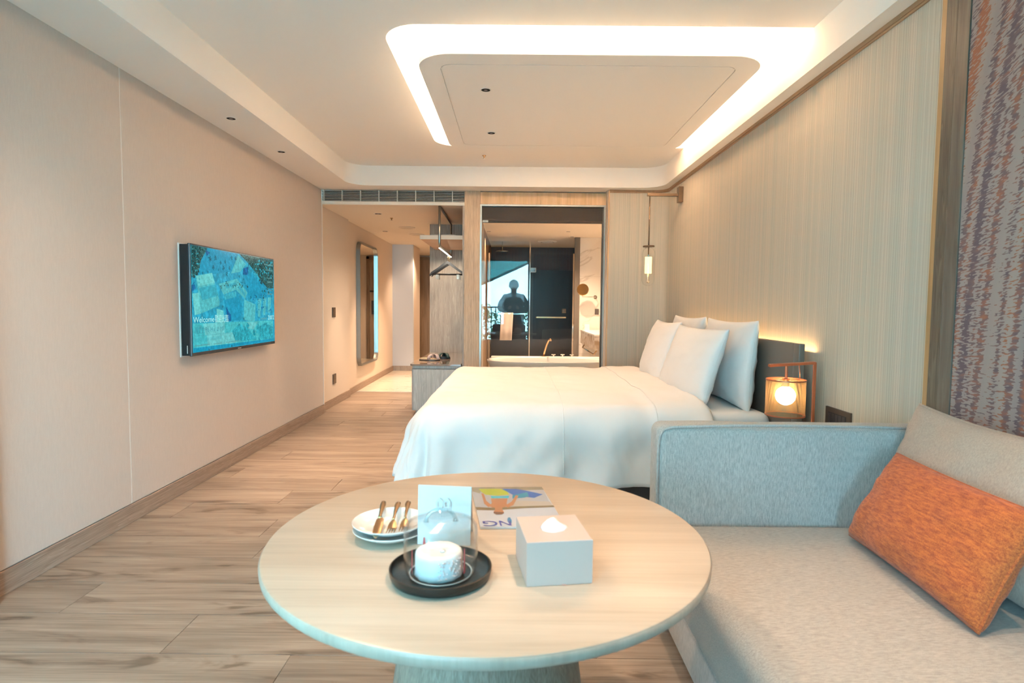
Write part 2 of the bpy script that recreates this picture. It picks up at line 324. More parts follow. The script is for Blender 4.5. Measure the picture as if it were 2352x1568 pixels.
class B:
    """collects shapes into one mesh"""
    def __init__(s): s.V = []; s.F = []; s.M = []
    def add(s, V, F, m=0):
        k = len(s.V); s.V += [Vector(v) for v in V]; s.F += [[i+k for i in f] for f in F]; s.M += [m]*len(F); return s
    def box(s, x0, x1, y0, y1, z0, z1, m=0, bev=0, rot=None, seg=2):
        if bev:
            bm = bmesh.new(); bmesh.ops.create_cube(bm, size=1)
            for v in bm.verts: v.co = Vector(((x0+x1)/2+v.co.x*(x1-x0), (y0+y1)/2+v.co.y*(y1-y0), (z0+z1)/2+v.co.z*(z1-z0)))
            bmesh.ops.bevel(bm, geom=bm.edges[:], offset=bev, segments=seg, affect='EDGES', profile=.5)
            V = [v.co.copy() for v in bm.verts]; F = [[v.index for v in f.verts] for f in bm.faces]; bm.free()
        else:
            V = [Vector((x, y, z)) for z in (z0, z1) for y in (y0, y1) for x in (x0, x1)]
            F = [[0, 2, 3, 1], [4, 5, 7, 6], [0, 1, 5, 4], [2, 6, 7, 3], [0, 4, 6, 2], [1, 3, 7, 5]]
        if rot: 
            a, c = rot; R = Matrix.Rotation(a, 3, 'Z'); c = Vector(c); V = [c+R@(v-c) for v in V]
        return s.add(V, F, m)
    def lathe(s, prof, c=(0, 0, 0), n=32, m=0, ax='z', close=False):
        c = Vector(c); V = []; F = []
        for r, h in prof:
            for i in range(n):
                a = 2*PI*i/n; p = (r*math.cos(a), r*math.sin(a), h)
                if ax == 'x': p = (h, p[0], p[1])
                elif ax == 'y': p = (p[0], h, p[1])
                V.append(c+Vector(p))
        for k in range(len(prof)-1):
            for i in range(n):
                j = (i+1) % n; F.append([k*n+i, k*n+j, (k+1)*n+j, (k+1)*n+i])
        if not close:
            if prof[0][0] > 1e-6: F.append(list(range(n))[::-1])
            if prof[-1][0] > 1e-6: F.append([(len(prof)-1)*n+i for i in range(n)])
        return s.add(V, F, m)
    def tube(s, pts, r, n=8, m=0, closed=False, square=False):
        pts = [Vector(p) for p in pts]; k = len(pts); V = []; F = []
        if square: n = 4
        prev = None
        for i, p in enumerate(pts):
            if closed: d = pts[(i+1) % k]-pts[i-1]
            else: d = pts[min(i+1, k-1)]-pts[max(i-1, 0)]
            d.normalize()
            if prev is None:
                a = Vector((0, 0, 1)) if abs(d.z) < .9 else Vector((1, 0, 0)); u = d.cross(a).normalized()
            else: u = (prev-d*prev.dot(d)).normalized()
            prev = u; w = d.cross(u); rr = r[i] if isinstance(r, (list, tuple)) else r
            # widen mitred corners of square bars
            for q in range(n):
                a = 2*PI*q/n+(PI/4 if square else 0); V.append(p+(u*math.cos(a)+w*math.sin(a))*rr*(1.414 if square else 1))
        kk = k if closed else k-1
        for i in range(kk):
            for q in range(n):
                a, b2 = i*n+q, i*n+(q+1) % n; c, d2 = ((i+1) % k)*n+(q+1) % n, ((i+1) % k)*n+q; F.append([a, b2, c, d2])
        if not closed: F.append(list(range(n))[::-1]); F.append([(k-1)*n+q for q in range(n)])
        return s.add(V, F, m)
    def prism(s, poly, z0, z1, m=0):
        n = len(poly); V = [(x, y, z0) for x, y in poly]+[(x, y, z1) for x, y in poly]
        F = [list(range(n))[::-1], [n+i for i in range(n)]]+[[i, (i+1) % n, n+(i+1) % n, n+i] for i in range(n)]
        return s.add(V, F, m)
    def build(s, name, mats, parent=None, smooth=False, angle=None, uv=None):
        return obj(name, s.V, s.F, mats, parent, smooth or bool(angle), s.M, angle, uv)
def rrect(x0, x1, y0, y1, r, n=8, corners=(1, 1, 1, 1)):
    P = []
    for k, (cx, cy, a) in enumerate(((x1-r, y1-r, 0), (x0+r, y1-r, 90), (x0+r, y0+r, 180), (x1-r, y0+r, 270))):
        if corners[k]:
            for i in range(n+1):
                t_ = math.radians(a+90*i/n); P.append((cx+r*math.cos(t_), cy+r*math.sin(t_)))
        else: P.append(((x1, y1), (x0, y1), (x0, y0), (x1, y0))[k])
    return P
def text(name, s, size, mat, M4, parent=None, width=None, align='LEFT', off=0):
    cu = bpy.data.curves.new('t', 'FONT'); cu.body = s; cu.size = size; cu.align_x = align; cu.offset = off; cu.resolution_u = 3
    to = bpy.data.objects.new('t', cu); COL.objects.link(to); bpy.context.view_layer.update()
    me = bpy.data.meshes.new_from_object(to.evaluated_get(bpy.context.evaluated_depsgraph_get()))
    bpy.data.objects.remove(to); me.name = name
    if not len(me.vertices): return None
    if width:
        w = max(v.co.x for v in me.vertices)-min(v.co.x for v in me.vertices); k = width/w
        for v in me.vertices: v.co.x *= k
    off_ = wl(parent)
    for v in me.vertices: v.co = (M4 @ v.co)-off_
    me.materials.clear(); me.materials.append(mat)
    o_ = bpy.data.objects.new(name, me); COL.objects.link(o_)
    if parent: o_.parent = parent
    return o_
def frame_mat(o_, xd, yd):
    xd = Vector(xd).normalized(); yd = Vector(yd).normalized(); z = xd.cross(yd)
    M_ = Matrix((xd, yd, z)).transposed().to_4x4(); M_.translation = Vector(o_); return M_
def poly_layer(b_, poly, fn, m): b_.add([fn(p) for p in poly], [list(range(len(poly)))], m)

XL, XR = -2.078, 1.587
ZS, ZC, ZE = 2.422, 2.623, 2.272         # soffit, main ceiling, entry ceiling
Y0, YA = -1.25, 6.41                     # window wall, wall with the ventilation grille

# ------------------------------------------------------------------ floor
fl = struct('floor')
B().box(-2.3, 1.8, Y0-.1, 13.1, -.06, -.004).build('subfloor', GROUT, fl)
def plank_mesh(L):
    b_ = B(); w = .254; g = .0005; c = .0012
    V = [(g, g, -.004), (L-g, g, -.004), (L-g, w-g, -.004), (g, w-g, -.004), (g+c, g+c, 0), (L-g-c, g+c, 0), (L-g-c, w-g-c, 0), (g+c, w-g-c, 0)]
    F = [[4, 5, 6, 7], [0, 1, 5, 4], [1, 2, 6, 5], [2, 3, 7, 6], [3, 0, 4, 7]]
    me = bpy.data.meshes.new('plank'); me.from_pydata(V, [], F); me.materials.append(FLOORW); return me
PM = {}
row = 0; y = 2.454-.254*14
while y < 8.03:
    xl, xr = (XL, 1.66) if y < 6.3 else (-2.2, -.4)
    x = xl-random.random()*1.35-.05
    if abs(y-(2.454+.254)) < .01: x = -1.22-1.5
    if abs(y-(2.454+.508)) < .01: x = -1.30-1.5
    while x < xr:
        a, c = max(x, xl), min(x+1.5, xr)
        if c-a > .02:
            L = round(c-a, 3)
            if L not in PM: PM[L] = plank_mesh(L)
            o = bpy.data.objects.new('floor_plank', PM[L]); o.location = (a, y, 0); COL.objects.link(o); o.parent = fl
        x += 1.5
    y += .254
B().box(-2.25, -.36, 8.044, 13.1, -.01, .0005).build('marble_slab', MARBF, fl)
B().box(-.36, 2.7, 6.5, 11.1, -.01, .0).build('bathroom_tile_floor', MARBW, fl)
B().box(-2.2, -1.11, 8.032, 8.046, -.005, .0025).build('threshold_strip', SILVER, fl)

# ------------------------------------------------------------------ left wall: fabric panels, joints, corner profile
w = struct('wall_left')
B().box(XL-.12, XL-.012, Y0, 6.43, 0, 2.95).build('wall_core', WALLP, w)
for a, c in ((2.03, 3.157), (3.165, 6.415)):
    B().box(XL-.012, XL, a, c, .10, ZS+.001, bev=.0008, seg=1).build('wall_panel', WALLF, w)
B().box(XL-.012, XL, Y0, 2.02, .10, ZS+.001).build('wall_panel', WALLF, w)
B().box(XL-.012, XL-.001, 3.1575, 3.1645, .10, ZS).build('joint_strip', plain('joint_strip_paint', (.70, .66, .62), .5), w)
tag(B().box(XL-.004, XL+.006, 6.415, 6.433, 0, 2.27).build('trim_1', plain('corner_profile', (.78, .74, .70), .3, .3)), kind='structure')
for i, (ya, yb) in enumerate(((2.27, 6.415),)):
    tag(B().box(XL, XL+.012, ya, yb, 0, .098, bev=.002).build('baseboard_left', BASEW), kind='structure')
tag(B().box(XL, XL+.055, 2.02, 2.262, 0, ZS).build('trim_2', wood('jamb_oak', (.15, .105, .07), (.22, .16, .11), (.28, .21, .15), 'z', .5)), kind='structure')
# entry: socket wall and mirror wall (slightly out of parallel, as measured)
def slab(name, p, q, z0, z1, th, mat, parent=None, kind=None):
    p, q = Vector((*p, 0)), Vector((*q, 0)); n = (q-p).normalized().cross(Vector((0, 0, 1)))*-th
    V = [(*a.xy, z) for z in (z0, z1) for a in (p, q, q+n, p+n)]
    o = obj(name, V, [[3, 2, 1, 0], [4, 5, 6, 7], [0, 1, 5, 4], [1, 2, 6, 5], [2, 3, 7, 6], [3, 0, 4, 7]], mat, parent)
    if kind: o['kind'] = kind
    return o
w = struct('wall_entry_left')
slab('socket_wall', (-2.118, 6.43), (-2.118, 7.59), 0, ZE+.01, .06, WALLP, w)
slab('mirror_wall', (-2.150, 7.59), (-2.187, 10.66), 0, ZE+.01, .08, WALLP, w)
slab('return_wall', (-2.3, 10.653), (-1.8145, 10.653), 0, ZE+.01, .1, plain('entry_white_day_tint', (.62, .68, .76), .8), w)  # white wall; cool daylight cast is mixed into its colour
slab('door_side_wall', (-1.815, 10.755), (-1.815, 11.42), 0, ZE+.01, .1, WALLP, w)
b_ = B()
b_.box(-2.118, -2.106, 6.43, 7.59, 0, .095); b_.build('baseboard_entry_1', BASEW)['kind'] = 'structure'
slab('baseboard_entry_2', (-2.138, 7.60), (-2.175, 10.64), 0, .09, .012, BASEW, None, 'structure')
B().box(-2.18, -1.815, 10.64, 10.653, 0, .09).build('baseboard_entry_3', OAKG)['kind'] = 'structure'
B().box(-2.45, -2.35, 6.40, 13.3, -.05, 2.9).build('outer_wall', WALLP, w)
B().box(-2.45, 2.9, 13.12, 13.3, -.05, 2.9).build('outer_wall', WALLP, w)
B().box(2.75, 2.9, 6.4, 13.2, -.05, 2.9).build('outer_wall', WALLP, w)
w = struct('wall_entry_right')
slab('corridor_wall', (-1.0, 13.0), (-1.0, 8.0), 0, ZE, .08, WALLP, w)
slab('closet_side_wall', (-.56, 8.0), (-.56, 6.42), 0, ZE, .15, OAKG, w)
w = struct('wall_entry_back')
slab('corridor_wall', (-2.12, 11.42), (-2.12, 13.0), 0, ZE+.01, .08, WALLP, w)
slab('back_wall', (-2.3, 13.0), (-.9, 13.0), 0, ZE, .1, WALLP, w)

# ------------------------------------------------------------------ striped wall right and back, with oak trims
w = struct('wall_right')
r = .13; pts = [(XR+.012, 2.27)]
for i in range(9):
    t_ = math.radians(90*i/8); pts.append((XR+.012-r+r*math.cos(t_), 6.285-r+r*math.sin(t_)))
pts.append((.998, 6.285))
V = []; F = []
for (x, y) in pts: V += [(x, y, 0), (x, y, 2.41)]
for i in range(len(pts)-1): F.append([2*i+2, 2*i, 2*i+1, 2*i+3])
obj('striped_wallpaper', V, F, STRIPE, w, True, angle=60)
B().box(XR+.08, XR+.2, Y0, 6.5, 0, 2.95).build('wall_core', WALLP, w)
B().box(XR+.02, XR+.08, 2.25, 6.5, 0, ZS+.02).build('wall_core', WALLP, w)
B().box(.98, 1.62, 6.30, 6.45, 0, ZS+.02).build('wall_core', WALLP, w)
B().box(XR+.002, XR+.075, Y0, 2.127, 0, ZS).build('patterned_wallcovering', IKAT, w)
B().box(XR-.002, XR+.08, 2.190, 2.246, 0, ZS, bev=.001, seg=1).build('pilaster_board', OAKD, w)
B().box(XR-.002, XR+.08, 2.1285, 2.1895, 0, ZS, bev=.001, seg=1).build('pilaster_board', wood('dark_oak_plain', (.10, .08, .06), (.15, .12, .095), (.19, .16, .13), 'z', .5, scale=2), w)
def sweep(pts, prof, mat, name):
    # a bar of rectangular section (inward a..b, z c..d) following the wall line
    b_ = B(); a, c, z0, z1 = prof; P = [Vector((*p, 0)) for p in pts]; V = []; F = []
    for i, p in enumerate(P):
        d = (P[min(i+1, len(P)-1)]-P[max(i-1, 0)]).normalized(); n = Vector((-d.y, d.x, 0))
        V += [(*(p+n*a).xy, z0), (*(p+n*c).xy, z0), (*(p+n*c).xy, z1), (*(p+n*a).xy, z1)]
    for i in range(len(P)-1):
        for q in range(4): F.append([4*i+q, 4*i+(q+1) % 4, 4*i+4+(q+1) % 4, 4*i+4+q])
    F += [[0, 3, 2, 1], [4*len(P)-4, 4*len(P)-3, 4*len(P)-2, 4*len(P)-1]]
    o = obj(name, V, F, mat, None, True, angle=40); o['kind'] = 'structure'; return o
sweep(pts, (-.002, .012, 2.402, ZS), TRIMW, 'trim_3')
sweep(pts, (-.002, .007, 2.392, 2.401), TRIMW, 'trim_4')
tag(B().box(XR, XR+.02, 2.248, 2.272, 0, 2.40).build('trim_5', wood('light_edge_oak', (.42, .24, .10), (.50, .29, .13), (.56, .34, .17), 'z', .5)), kind='structure')
tag(B().box(.985, .999, 6.268, 6.42, 0, 2.415).build('trim_6', OAKL), kind='structure')

# ------------------------------------------------------------------ ceilings
ce = struct('ceiling')
R = .2; hx, hy0, hy1 = -.703, 3.09, 5.39
fx = XR-.076                                                    # right fascia
C = [(fx, hy0)]+[(hx+R-R*math.sin(math.radians(90*i/10)), hy0+R-R*math.cos(math.radians(90*i/10))) for i in range(11)] \
    + [(hx+R-R*math.cos(math.radians(90*i/10)), hy1-R+R*math.sin(math.radians(90*i/10))) for i in range(11)]+[(fx, hy1)]
out = [(fx+.01, hy1), (fx+.01, 6.25), (-1.75, 6.25), (-1.75, Y0), (fx+.01, Y0), (fx+.01, hy0)]
P = C+out
obj('main_ceiling', [(x, y, ZC) for x, y in P], [list(range(len(P)))], CEIL, ce)
V = []; F = []
for x, y in C: V += [(x, y, ZC), (x, y, 2.88)]
for i in range(len(C)-1): F.append([2*i, 2*i+2, 2*i+3, 2*i+1])
obj('recess_side', V, F, CEIL, ce, True, angle=50)
B().box(hx-.05, fx+.05, hy0-.05, hy1+.05, 2.88, 2.90).build('recess_top', CEIL, ce)
# perimeter soffit with rounded inner corners
rr = .22; ins = [(fx, Y0), (fx, 6.163-rr)]
ins += [(fx-rr+rr*math.cos(math.radians(90*i/10)), 6.163-rr+rr*math.sin(math.radians(90*i/10))) for i in range(1, 11)]
ins += [(-1.70+rr-rr*math.sin(math.radians(90*i/10)), 6.163-rr+rr*math.cos(math.radians(90*i/10))) for i in range(11)]+[(-1.70, Y0)]
P = ins+[(XL-.05, Y0), (XL-.05, 6.47), (1.75, 6.47), (1.75, Y0)]
obj('soffit', [(x, y, ZS) for x, y in P], [list(range(len(P)))[::-1]], CEIL, ce)
V = []; F = []
for x, y in ins: V += [(x, y, ZS), (x, y, ZC+.001)]
for i in range(len(ins)-1): F.append([2*i, 2*i+1, 2*i+3, 2*i+2])
obj('fascia', V, F, FASC, ce, True, angle=50)
B().box(fx-.0005, fx+.004, hy0, hy1, ZC-.01, 2.88).build('fascia_extension', FASC, ce)
B().box(-2.4, 1.9, Y0-.1, 6.5, 2.93, 3.0).build('ceiling_slab', CEIL, ce)
B().box(-2.4, 2.8, 6.47, 13.2, ZE+.03, ZE+.1).build('ceiling_slab', CEIL, ce)
B().box(-2.4, 2.8, 6.462, 6.6, 2.30, 2.95).build('ceiling_slab', CEIL, ce)
ce2 = struct('ceiling_entry')
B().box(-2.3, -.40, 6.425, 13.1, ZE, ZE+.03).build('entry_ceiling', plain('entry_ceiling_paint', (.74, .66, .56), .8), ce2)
ce3 = struct('ceiling_bathroom')
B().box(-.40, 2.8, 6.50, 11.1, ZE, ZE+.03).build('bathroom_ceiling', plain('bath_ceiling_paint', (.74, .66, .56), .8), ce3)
# floating panel with a recessed groove line and a core that carries the concealed strips
t = thing('floating_ceiling_panel', 'large rounded white ceiling panel floating in the lit recess above the bed', 'ceiling panel', (.42, 4.2, 2.54))
po = rrect(-.55, 1.372, 3.24, 5.19, .20, 10); pi_ = rrect(-.43, 1.245, 3.375, 5.04, .07, 6); pj = rrect(-.424, 1.239, 3.381, 5.034, .066, 6)
bm = bmesh.new()
def ring(P, z): return [bm.verts.new((x-.42, y-4.2, z-2.54)) for x, y in P]
a_, b2, c_, d_, e_ = ring(po, 2.54), ring(pi_, 2.54), ring(pi_, 2.548), ring(pj, 2.548), ring(pj, 2.54)
def loop(A, Bq):
    for i in range(len(A)): bm.faces.new([A[i], A[(i+1) % len(A)], Bq[(i+1) % len(A)], Bq[i]])
g_, h_ = ring(po, 2.575), None
loop(b2, c_); loop(c_, d_); loop(d_, e_); bm.faces.new(e_[::-1]); loop(a_, g_); bm.faces.new(g_)
# ring between outer and groove by bridging via triangulated fill
ed = [bm.edges.get((A[i], A[(i+1) % len(A)])) for A in (a_, b2) for i in range(len(A))]
bmesh.ops.triangle_fill(bm, use_beauty=True, edges=[x for x in ed if x], normal=(0, 0, -1))
bmesh.ops.recalc_face_normals(bm, faces=bm.faces)
me = bpy.data.meshes.new('panel'); bm.to_mesh(me); bm.free(); me.materials.append(CEIL)
o = bpy.data.objects.new('panel', me); COL.objects.link(o); o.parent = t
B().prism(rrect(-.36, 1.19, 3.43, 5.0, .08), 2.575, 2.88).build('hanger_core', CEIL, t)
LED = emis('warm_led', (1, .74, .42), 14)
for a, c in (((-.3, 3.315), (1.13, 3.325)), ((1.30, 3.5), (1.31, 4.95)), ((-.49, 3.5), (-.48, 4.95))):
    B().box(a[0], c[0], a[1], c[1], 2.575, 2.582).build('led_strip', LED, t)
# left edge batten seen through the slot
B().box(-.66, -.645, 3.14, 5.33, 2.862, 2.879).build('recess_batten', CEIL, ce)

# downlights, sprinklers and round ceiling fittings
def downlight(x, y, z, label, grp, r=.028, lit=0):
    t = thing('downlight', label, 'downlight', (x, y, z), grp)
    B().lathe([(r*1.25, .0), (r*1.25, -.003), (r, -.003), (r, .0)], (x, y, z), 24, close=True).build('trim_ring', CEIL, t, True)
    B().lathe([(r, -.0025), (r*.75, .0), (.0001, .0)], (x, y, z-.0006), 24, close=True).build('baffle', DARKIN, t, True)
    B().lathe([(r*.42, -.004), (.0001, -.0042)], (x, y, z), 16, close=True).build('lamp', emis('downlight_lamp', (1, .7, .45), lit) if lit else plain('lamp_off', (.25, .2, .2), .3), t, True)
downlight(-.187, 3.76, 2.54, 'nearer of the two round downlights in the floating ceiling panel', 'downlights in the floating panel')
downlight(-.187, 4.68, 2.54, 'farther of the two round downlights in the floating ceiling panel', 'downlights in the floating panel')
downlight(-1.888, 3.99, ZS, 'nearer round downlight in the soffit above the television', 'downlights in the left soffit')
downlight(-1.888, 4.84, ZS, 'farther round downlight in the soffit above the television', 'downlights in the left soffit')
downlight(-1.62, 7.07, ZE, 'entry ceiling downlight closest to the ventilation grille', 'entry downlights', .04)
downlight(-1.90, 8.74, ZE, 'small entry ceiling downlight farther in, near the wall mirror', 'entry downlights', .04)
downlight(-.37, 8.62, ZE, 'bathroom ceiling downlight at the left edge of the glass', 'bathroom downlights', .03)
downlight(.775, 8.58, ZE, 'bathroom ceiling downlight nearest the roller blind, right side', 'bathroom downlights', .03)
downlight(.892, 9.2, ZE, 'bathroom ceiling downlight just before the shower screen', 'bathroom downlights', .03)
def sprinkler(x, y, z, label):
    t = thing('sprinkler_head', label, 'sprinkler', (x, y, z-.03), 'sprinkler heads')
    B().lathe([(.02, 0), (.018, -.006), (.007, -.008), (.007, -.024)], (x, y, z), 16).build('body', BRASS, t, True)
    B().lathe([(.013, -.026), (.013, -.029)], (x, y, z), 16).build('deflector', CHROME, t, True)
sprinkler(-.295, 5.71, ZC, 'small brass sprinkler head behind the floating ceiling panel')
sprinkler(-1.53, 7.41, ZE, 'small sprinkler head in the entry ceiling')
for x, y, lab in ((-1.50, 8.30, 'round white speaker cover in the entry ceiling, nearer one'), (-1.49, 9.10, 'round white detector disc in the entry ceiling, farther one')):
    t = thing('ceiling_disc', lab, 'ceiling fitting', (x, y, ZE-.012), 'round entry ceiling fittings')
    B().lathe([(.115, 0), (.115, -.006), (.10, -.012), (.0001, -.012)], (x, y, ZE), 32, close=True).build('cover', plain('disc_white', (.66, .58, .48), .6), t, True, 40)
    B().lathe([(.085, -.0125), (.08, -.0145), (.0001, -.0145)], (x, y, ZE), 32, close=True).build('rim', plain('disc_rim', (.58, .50, .41), .6), t, True, 40)

# ------------------------------------------------------------------ ventilation grille over the entry
w = struct('wall_back')
B().box(XL, -.535, 6.412, 6.46, ZE-.004, 2.303).build('bulkhead_band', plain('band_white', (.80, .74, .66), .5), w)
t = thing('ventilation_grille', 'long white slatted air grille above the entry opening', 'vent', (-1.3, 6.41, 2.305))
B().box(XL, -.538, 6.45, 6.46, 2.303, ZS).build('duct_back', DARKIN, t)
for k in range(7):
    z = 2.311+k*.0163
    B().box(XL, -.54, 6.411, 6.43, z, z+.0042).build('slat', GRILLE, t)
k = 0; x = -2.052
while x < -.55:
    B().box(x-.004, x+.004, 6.408, 6.432, 2.304, ZS).build('mullion', GRILLE, t); x += .1975

# ------------------------------------------------------------------ oak column, lintel, bathroom window
tag(B().box(-.539, -.371, 6.41, 6.55, 0, ZS, bev=.001, seg=1).build('wall_column', cerused('column_oak', (.50, .345, .22), (.66, .51, .38), 'z', 1.3)), kind='structure')
w = struct('wall_lintel')
for a, c in ((-.369, -.03), (-.03, .28), (.28, .60), (.60, .985)):
    B().box(a+.0006, c-.0006, 6.411, 6.50, 2.285, 2.412, bev=.0006, seg=1).build('lintel_board', OAKL, w)
w = struct('window_1')
FR = plain('window_frame_metal', (.42, .44, .42), .35, .4)
B().box(-.371, -.353, 6.418, 6.50, 0, 2.285).build('window_frame', FR, w)
B().box(.965, .985, 6.418, 6.50, 0, 2.285).build('window_frame', FR, w)
B().box(-.353, .965, 6.418, 6.50, 2.268, 2.285).build('window_frame', FR, w)
B().box(.952, .966, 6.455, 6.50, 0, 2.268).build('side_gasket', plain('gasket', (.12, .10, .08), .6), w)
B().box(-.353, .965, 6.448, 6.456, 0, 2.268).build('pane', GLASS, w)
B().box(-.353, .965, 6.418, 6.50, 0, .3).build('sill_panel', OAKG, w)
t = thing('roller_blind', 'dark brown rolled-up blind at the top of the bathroom window', 'blind', (.3, 6.47, 2.10))
BL = plain('blind_brown', (.045, .025, .015), .7)
B().box(-.350, .955, 6.462, 6.52, 2.115, 2.266, bev=.006).build('cassette', BL, t)
B().box(-.345, .950, 6.464, 6.470, 2.093, 2.118, bev=.002).build('bottom_bar', BL, t)
B().box(-.345, -.285, 6.4575, 6.459, 2.098, 2.122).build('sticker', plain('sticker_white', (.75, .75, .72), .5), t)
text('sticker_print', 'CHW', .012, plain('sticker_ink', (.2, .2, .2), .5), frame_mat((-.337, 6.457, 2.104), (1, 0, 0), (0, 0, 1)), t)

# ------------------------------------------------------------------ bathroom
TS = plain('slim_tile', (.05, .022, .022), .35, coat=.3); TB = plain('tile_dark', (.010, .010, .014), .3)
w = struct('wall_bathroom')
B().box(1.75, 1.85, 6.5, 11, 0, ZE).build('bath_wall', MARBW, w)
B().box(-.55, -.42, 6.5, 11, 0, ZE).build('bath_wall', plain('bath_wall_warm', (.22, .14, .08), .6), w)
for k, (z0, z1) in enumerate(((.45, 1.0495), (1.0525, 1.6635), (1.6665, ZE), (0, .447))):
    B().box(1.028, 1.75, 9.30, 9.31, z0, z1).build('marble_tile', MARBW, w)
B().box(1.032, 1.75, 9.303, 9.38, 0, ZE).build('tile_backing', plain('tile_joint', (.50, .45, .39), .8), w)
B().box(-.42, 1.8, 10.95, 11.05, 0, ZE).build('shower_wall', TB, w)
me = None
for k in range(24):
    x = -.40+k*.062
    if me is None:
        o = B().box(x, x+.056, 10.93, 10.952, 1.86, 2.262).build('slim_tile', TS, w); me = o
    else:
        c = me.copy(); COL.objects.link(c); c.parent = w; c.location = (k*.062, 0, 0)
# shower enclosure of clear glass
t = thing('shower_enclosure', 'frameless clear glass shower screen with hinged door behind the bathtub', 'shower screen', (.3, 9.3, 0))
B().box(-.40, .243, 9.30, 9.308, .02, 2.20).build('fixed_pane', SGLASS, t)
dr = B().box(.262, .92, 9.30, 9.308, .02, 1.98).build('door', SGLASS, t)
B().box(.243, .258, 9.292, 9.314, .02, 2.20, bev=.002).build('edge_profile', CHROME, t)
B().box(.922, .948, 9.292, 9.314, .02, 2.02, bev=.002).build('edge_profile', CHROME, t)
B().box(-.40, -.375, 9.292, 9.314, .02, 2.02, bev=.002).build('edge_profile', CHROME, t)
B().box(.95, 1.03, 9.28, 9.38, 0, ZE).build('corner_post', plain('post_grey', (.16, .13, .10), .5), t)
B().tube([(.36, 9.296, 1.02), (.36, 9.262, 1.02), (.82, 9.262, 1.02), (.82, 9.296, 1.02)], .011, square=True).build('handle', BRASS, dr)
for z in (1.76, .3): B().box(.26, .345, 9.285, 9.32, z-.035, z+.035, bev=.004).build('hinge', CHROME, dr)
B().tube([(-.24, 9.296, 1.07), (-.24, 9.262, 1.07), (.22, 9.262, 1.07), (.22, 9.296, 1.07)], .009, square=True).build('towel_rail', CHROME, t)
# bath mat hanging over the rail
V = []; F = []; n = 14
for j, (yy, zz) in enumerate(((9.270, .70), (9.271, .9), (9.273, 1.06), (9.266, 1.082), (9.262, 1.0845), (9.258, 1.082), (9.251, 1.06), (9.250, .85), (9.248, .655))):
    for i in range(n): V.append((-.195+.19*i/(n-1)-(1.08-zz)*.05, yy+.003*math.sin(i*.9), zz))
for j in range(8):
    for i in range(n-1): F.append([j*n+i, j*n+i+1, (j+1)*n+i+1, (j+1)*n+i])
o = obj('hanging_towel', V, F, plain('towel_cream', (.72, .62, .54), .95, bump=.4, bscale=300), None, True); tag(o, 'cream towel hanging over the rail of the shower screen', 'towel')
md = o.modifiers.new('s', 'SOLIDIFY'); md.thickness = .004
t = thing('rain_shower', 'round chrome rain shower head inside the glass shower', 'shower head', (-.2, 10.0, 2.10))
B().lathe([(.11, 0), (.115, .006), (.10, .014), (.02, .02)], (-.2, 10.0, 2.10), 32).build('disc', CHROME, t, True, 40)
B().tube([(-.2, 10.0, 2.115), (-.2, 10.0, ZE-.002)], .01, 12).build('pipe', CHROME, t, True)
t = thing('exhaust_fan', 'round white exhaust grille in the shower ceiling', 'fan', (.55, 9.9, ZE-.03))
B().lathe([(.16, 0), (.15, -.012), (.115, -.018)], (.55, 9.9, ZE), 32, close=True).build('ring', WHITE, t, True, 40)
B().lathe([(.115, -.006), (.0001, -.006)], (.55, 9.9, ZE), 32, close=True).build('cavity', DARKIN, t)
B().lathe([(.09, -.014), (.09, -.024), (.0001, -.026)], (.55, 9.9, ZE), 32, close=True).build('disc', WHITE, t, True, 40)
t = thing('shower_valve', 'small square chrome valve plate on the dark shower wall', 'valve', (.93, 10.93, 1.11))
B().box(.89, .97, 10.905, 10.95, 1.07, 1.15, bev=.004).build('plate', CHROME, t)
B().lathe([(.02, 0), (.018, -.03)], (.93, 10.905, 1.11), 16, ax='y').build('knob', CHROME, t, True, 40)
# bathtub
t = thing('bathtub', 'white oval freestanding bathtub behind the bathroom glass', 'bathtub', (.40, 7.0, 0))
bm = bmesh.new(); n = 48; rings = []
for sx_, z in ((.56, .02), (.60, .10), (.64, .35), (.68, .52), (.70, .555), (.692, .565), (.672, .562), (.655, .54), (.60, .30), (.52, .16), (.3, .14), (.02, .135)):
    rings.append([bm.verts.new((sx_*1.02*math.copysign(abs(math.cos(a))**.72, math.cos(a)), sx_*.55*math.copysign(abs(math.sin(a))**.8, math.sin(a)), z)) for a in [2*PI*i/n for i in range(n)]])
for A, Bq in zip(rings, rings[1:]):
    for i in range(n): bm.faces.new([A[i], A[(i+1) % n], Bq[(i+1) % n], Bq[i]])
bm.faces.new(rings[-1]); bm.faces.new(rings[0][::-1])
for f_ in bm.faces: f_.smooth = True
me = bpy.data.meshes.new('basin'); bm.to_mesh(me); bm.free(); me.materials.append(plain('tub_white', (.78, .76, .72), .12, coat=.5)); o = bpy.data.objects.new('basin', me); COL.objects.link(o); o.parent = t
B().box(-.28, 1.10, 7.37, 7.50, .0, .56, bev=.01).build('deck', plain('deck_white', (.74, .71, .66), .3), t)
t = thing('bath_tap', 'tall champagne coloured bath tap angled above the tub rim', 'tap', (.385, 6.98+.3, .56))
t.location = (.385, 7.44, .56); LOC[t.name] = Vector(t.location)
B().lathe([(.03, 0), (.03, .006), (.014, .008)], (.385, 7.44, .56), 20).build('base', BRASS, t, True, 40)
B().tube([(.385, 7.44, .562), (.395, 7.42, .62), (.42, 7.36, .72), (.44, 7.30, .775), (.455, 7.26, .79), (.46, 7.23, .775)], .011, 12).build('spout', BRASS, t, True)
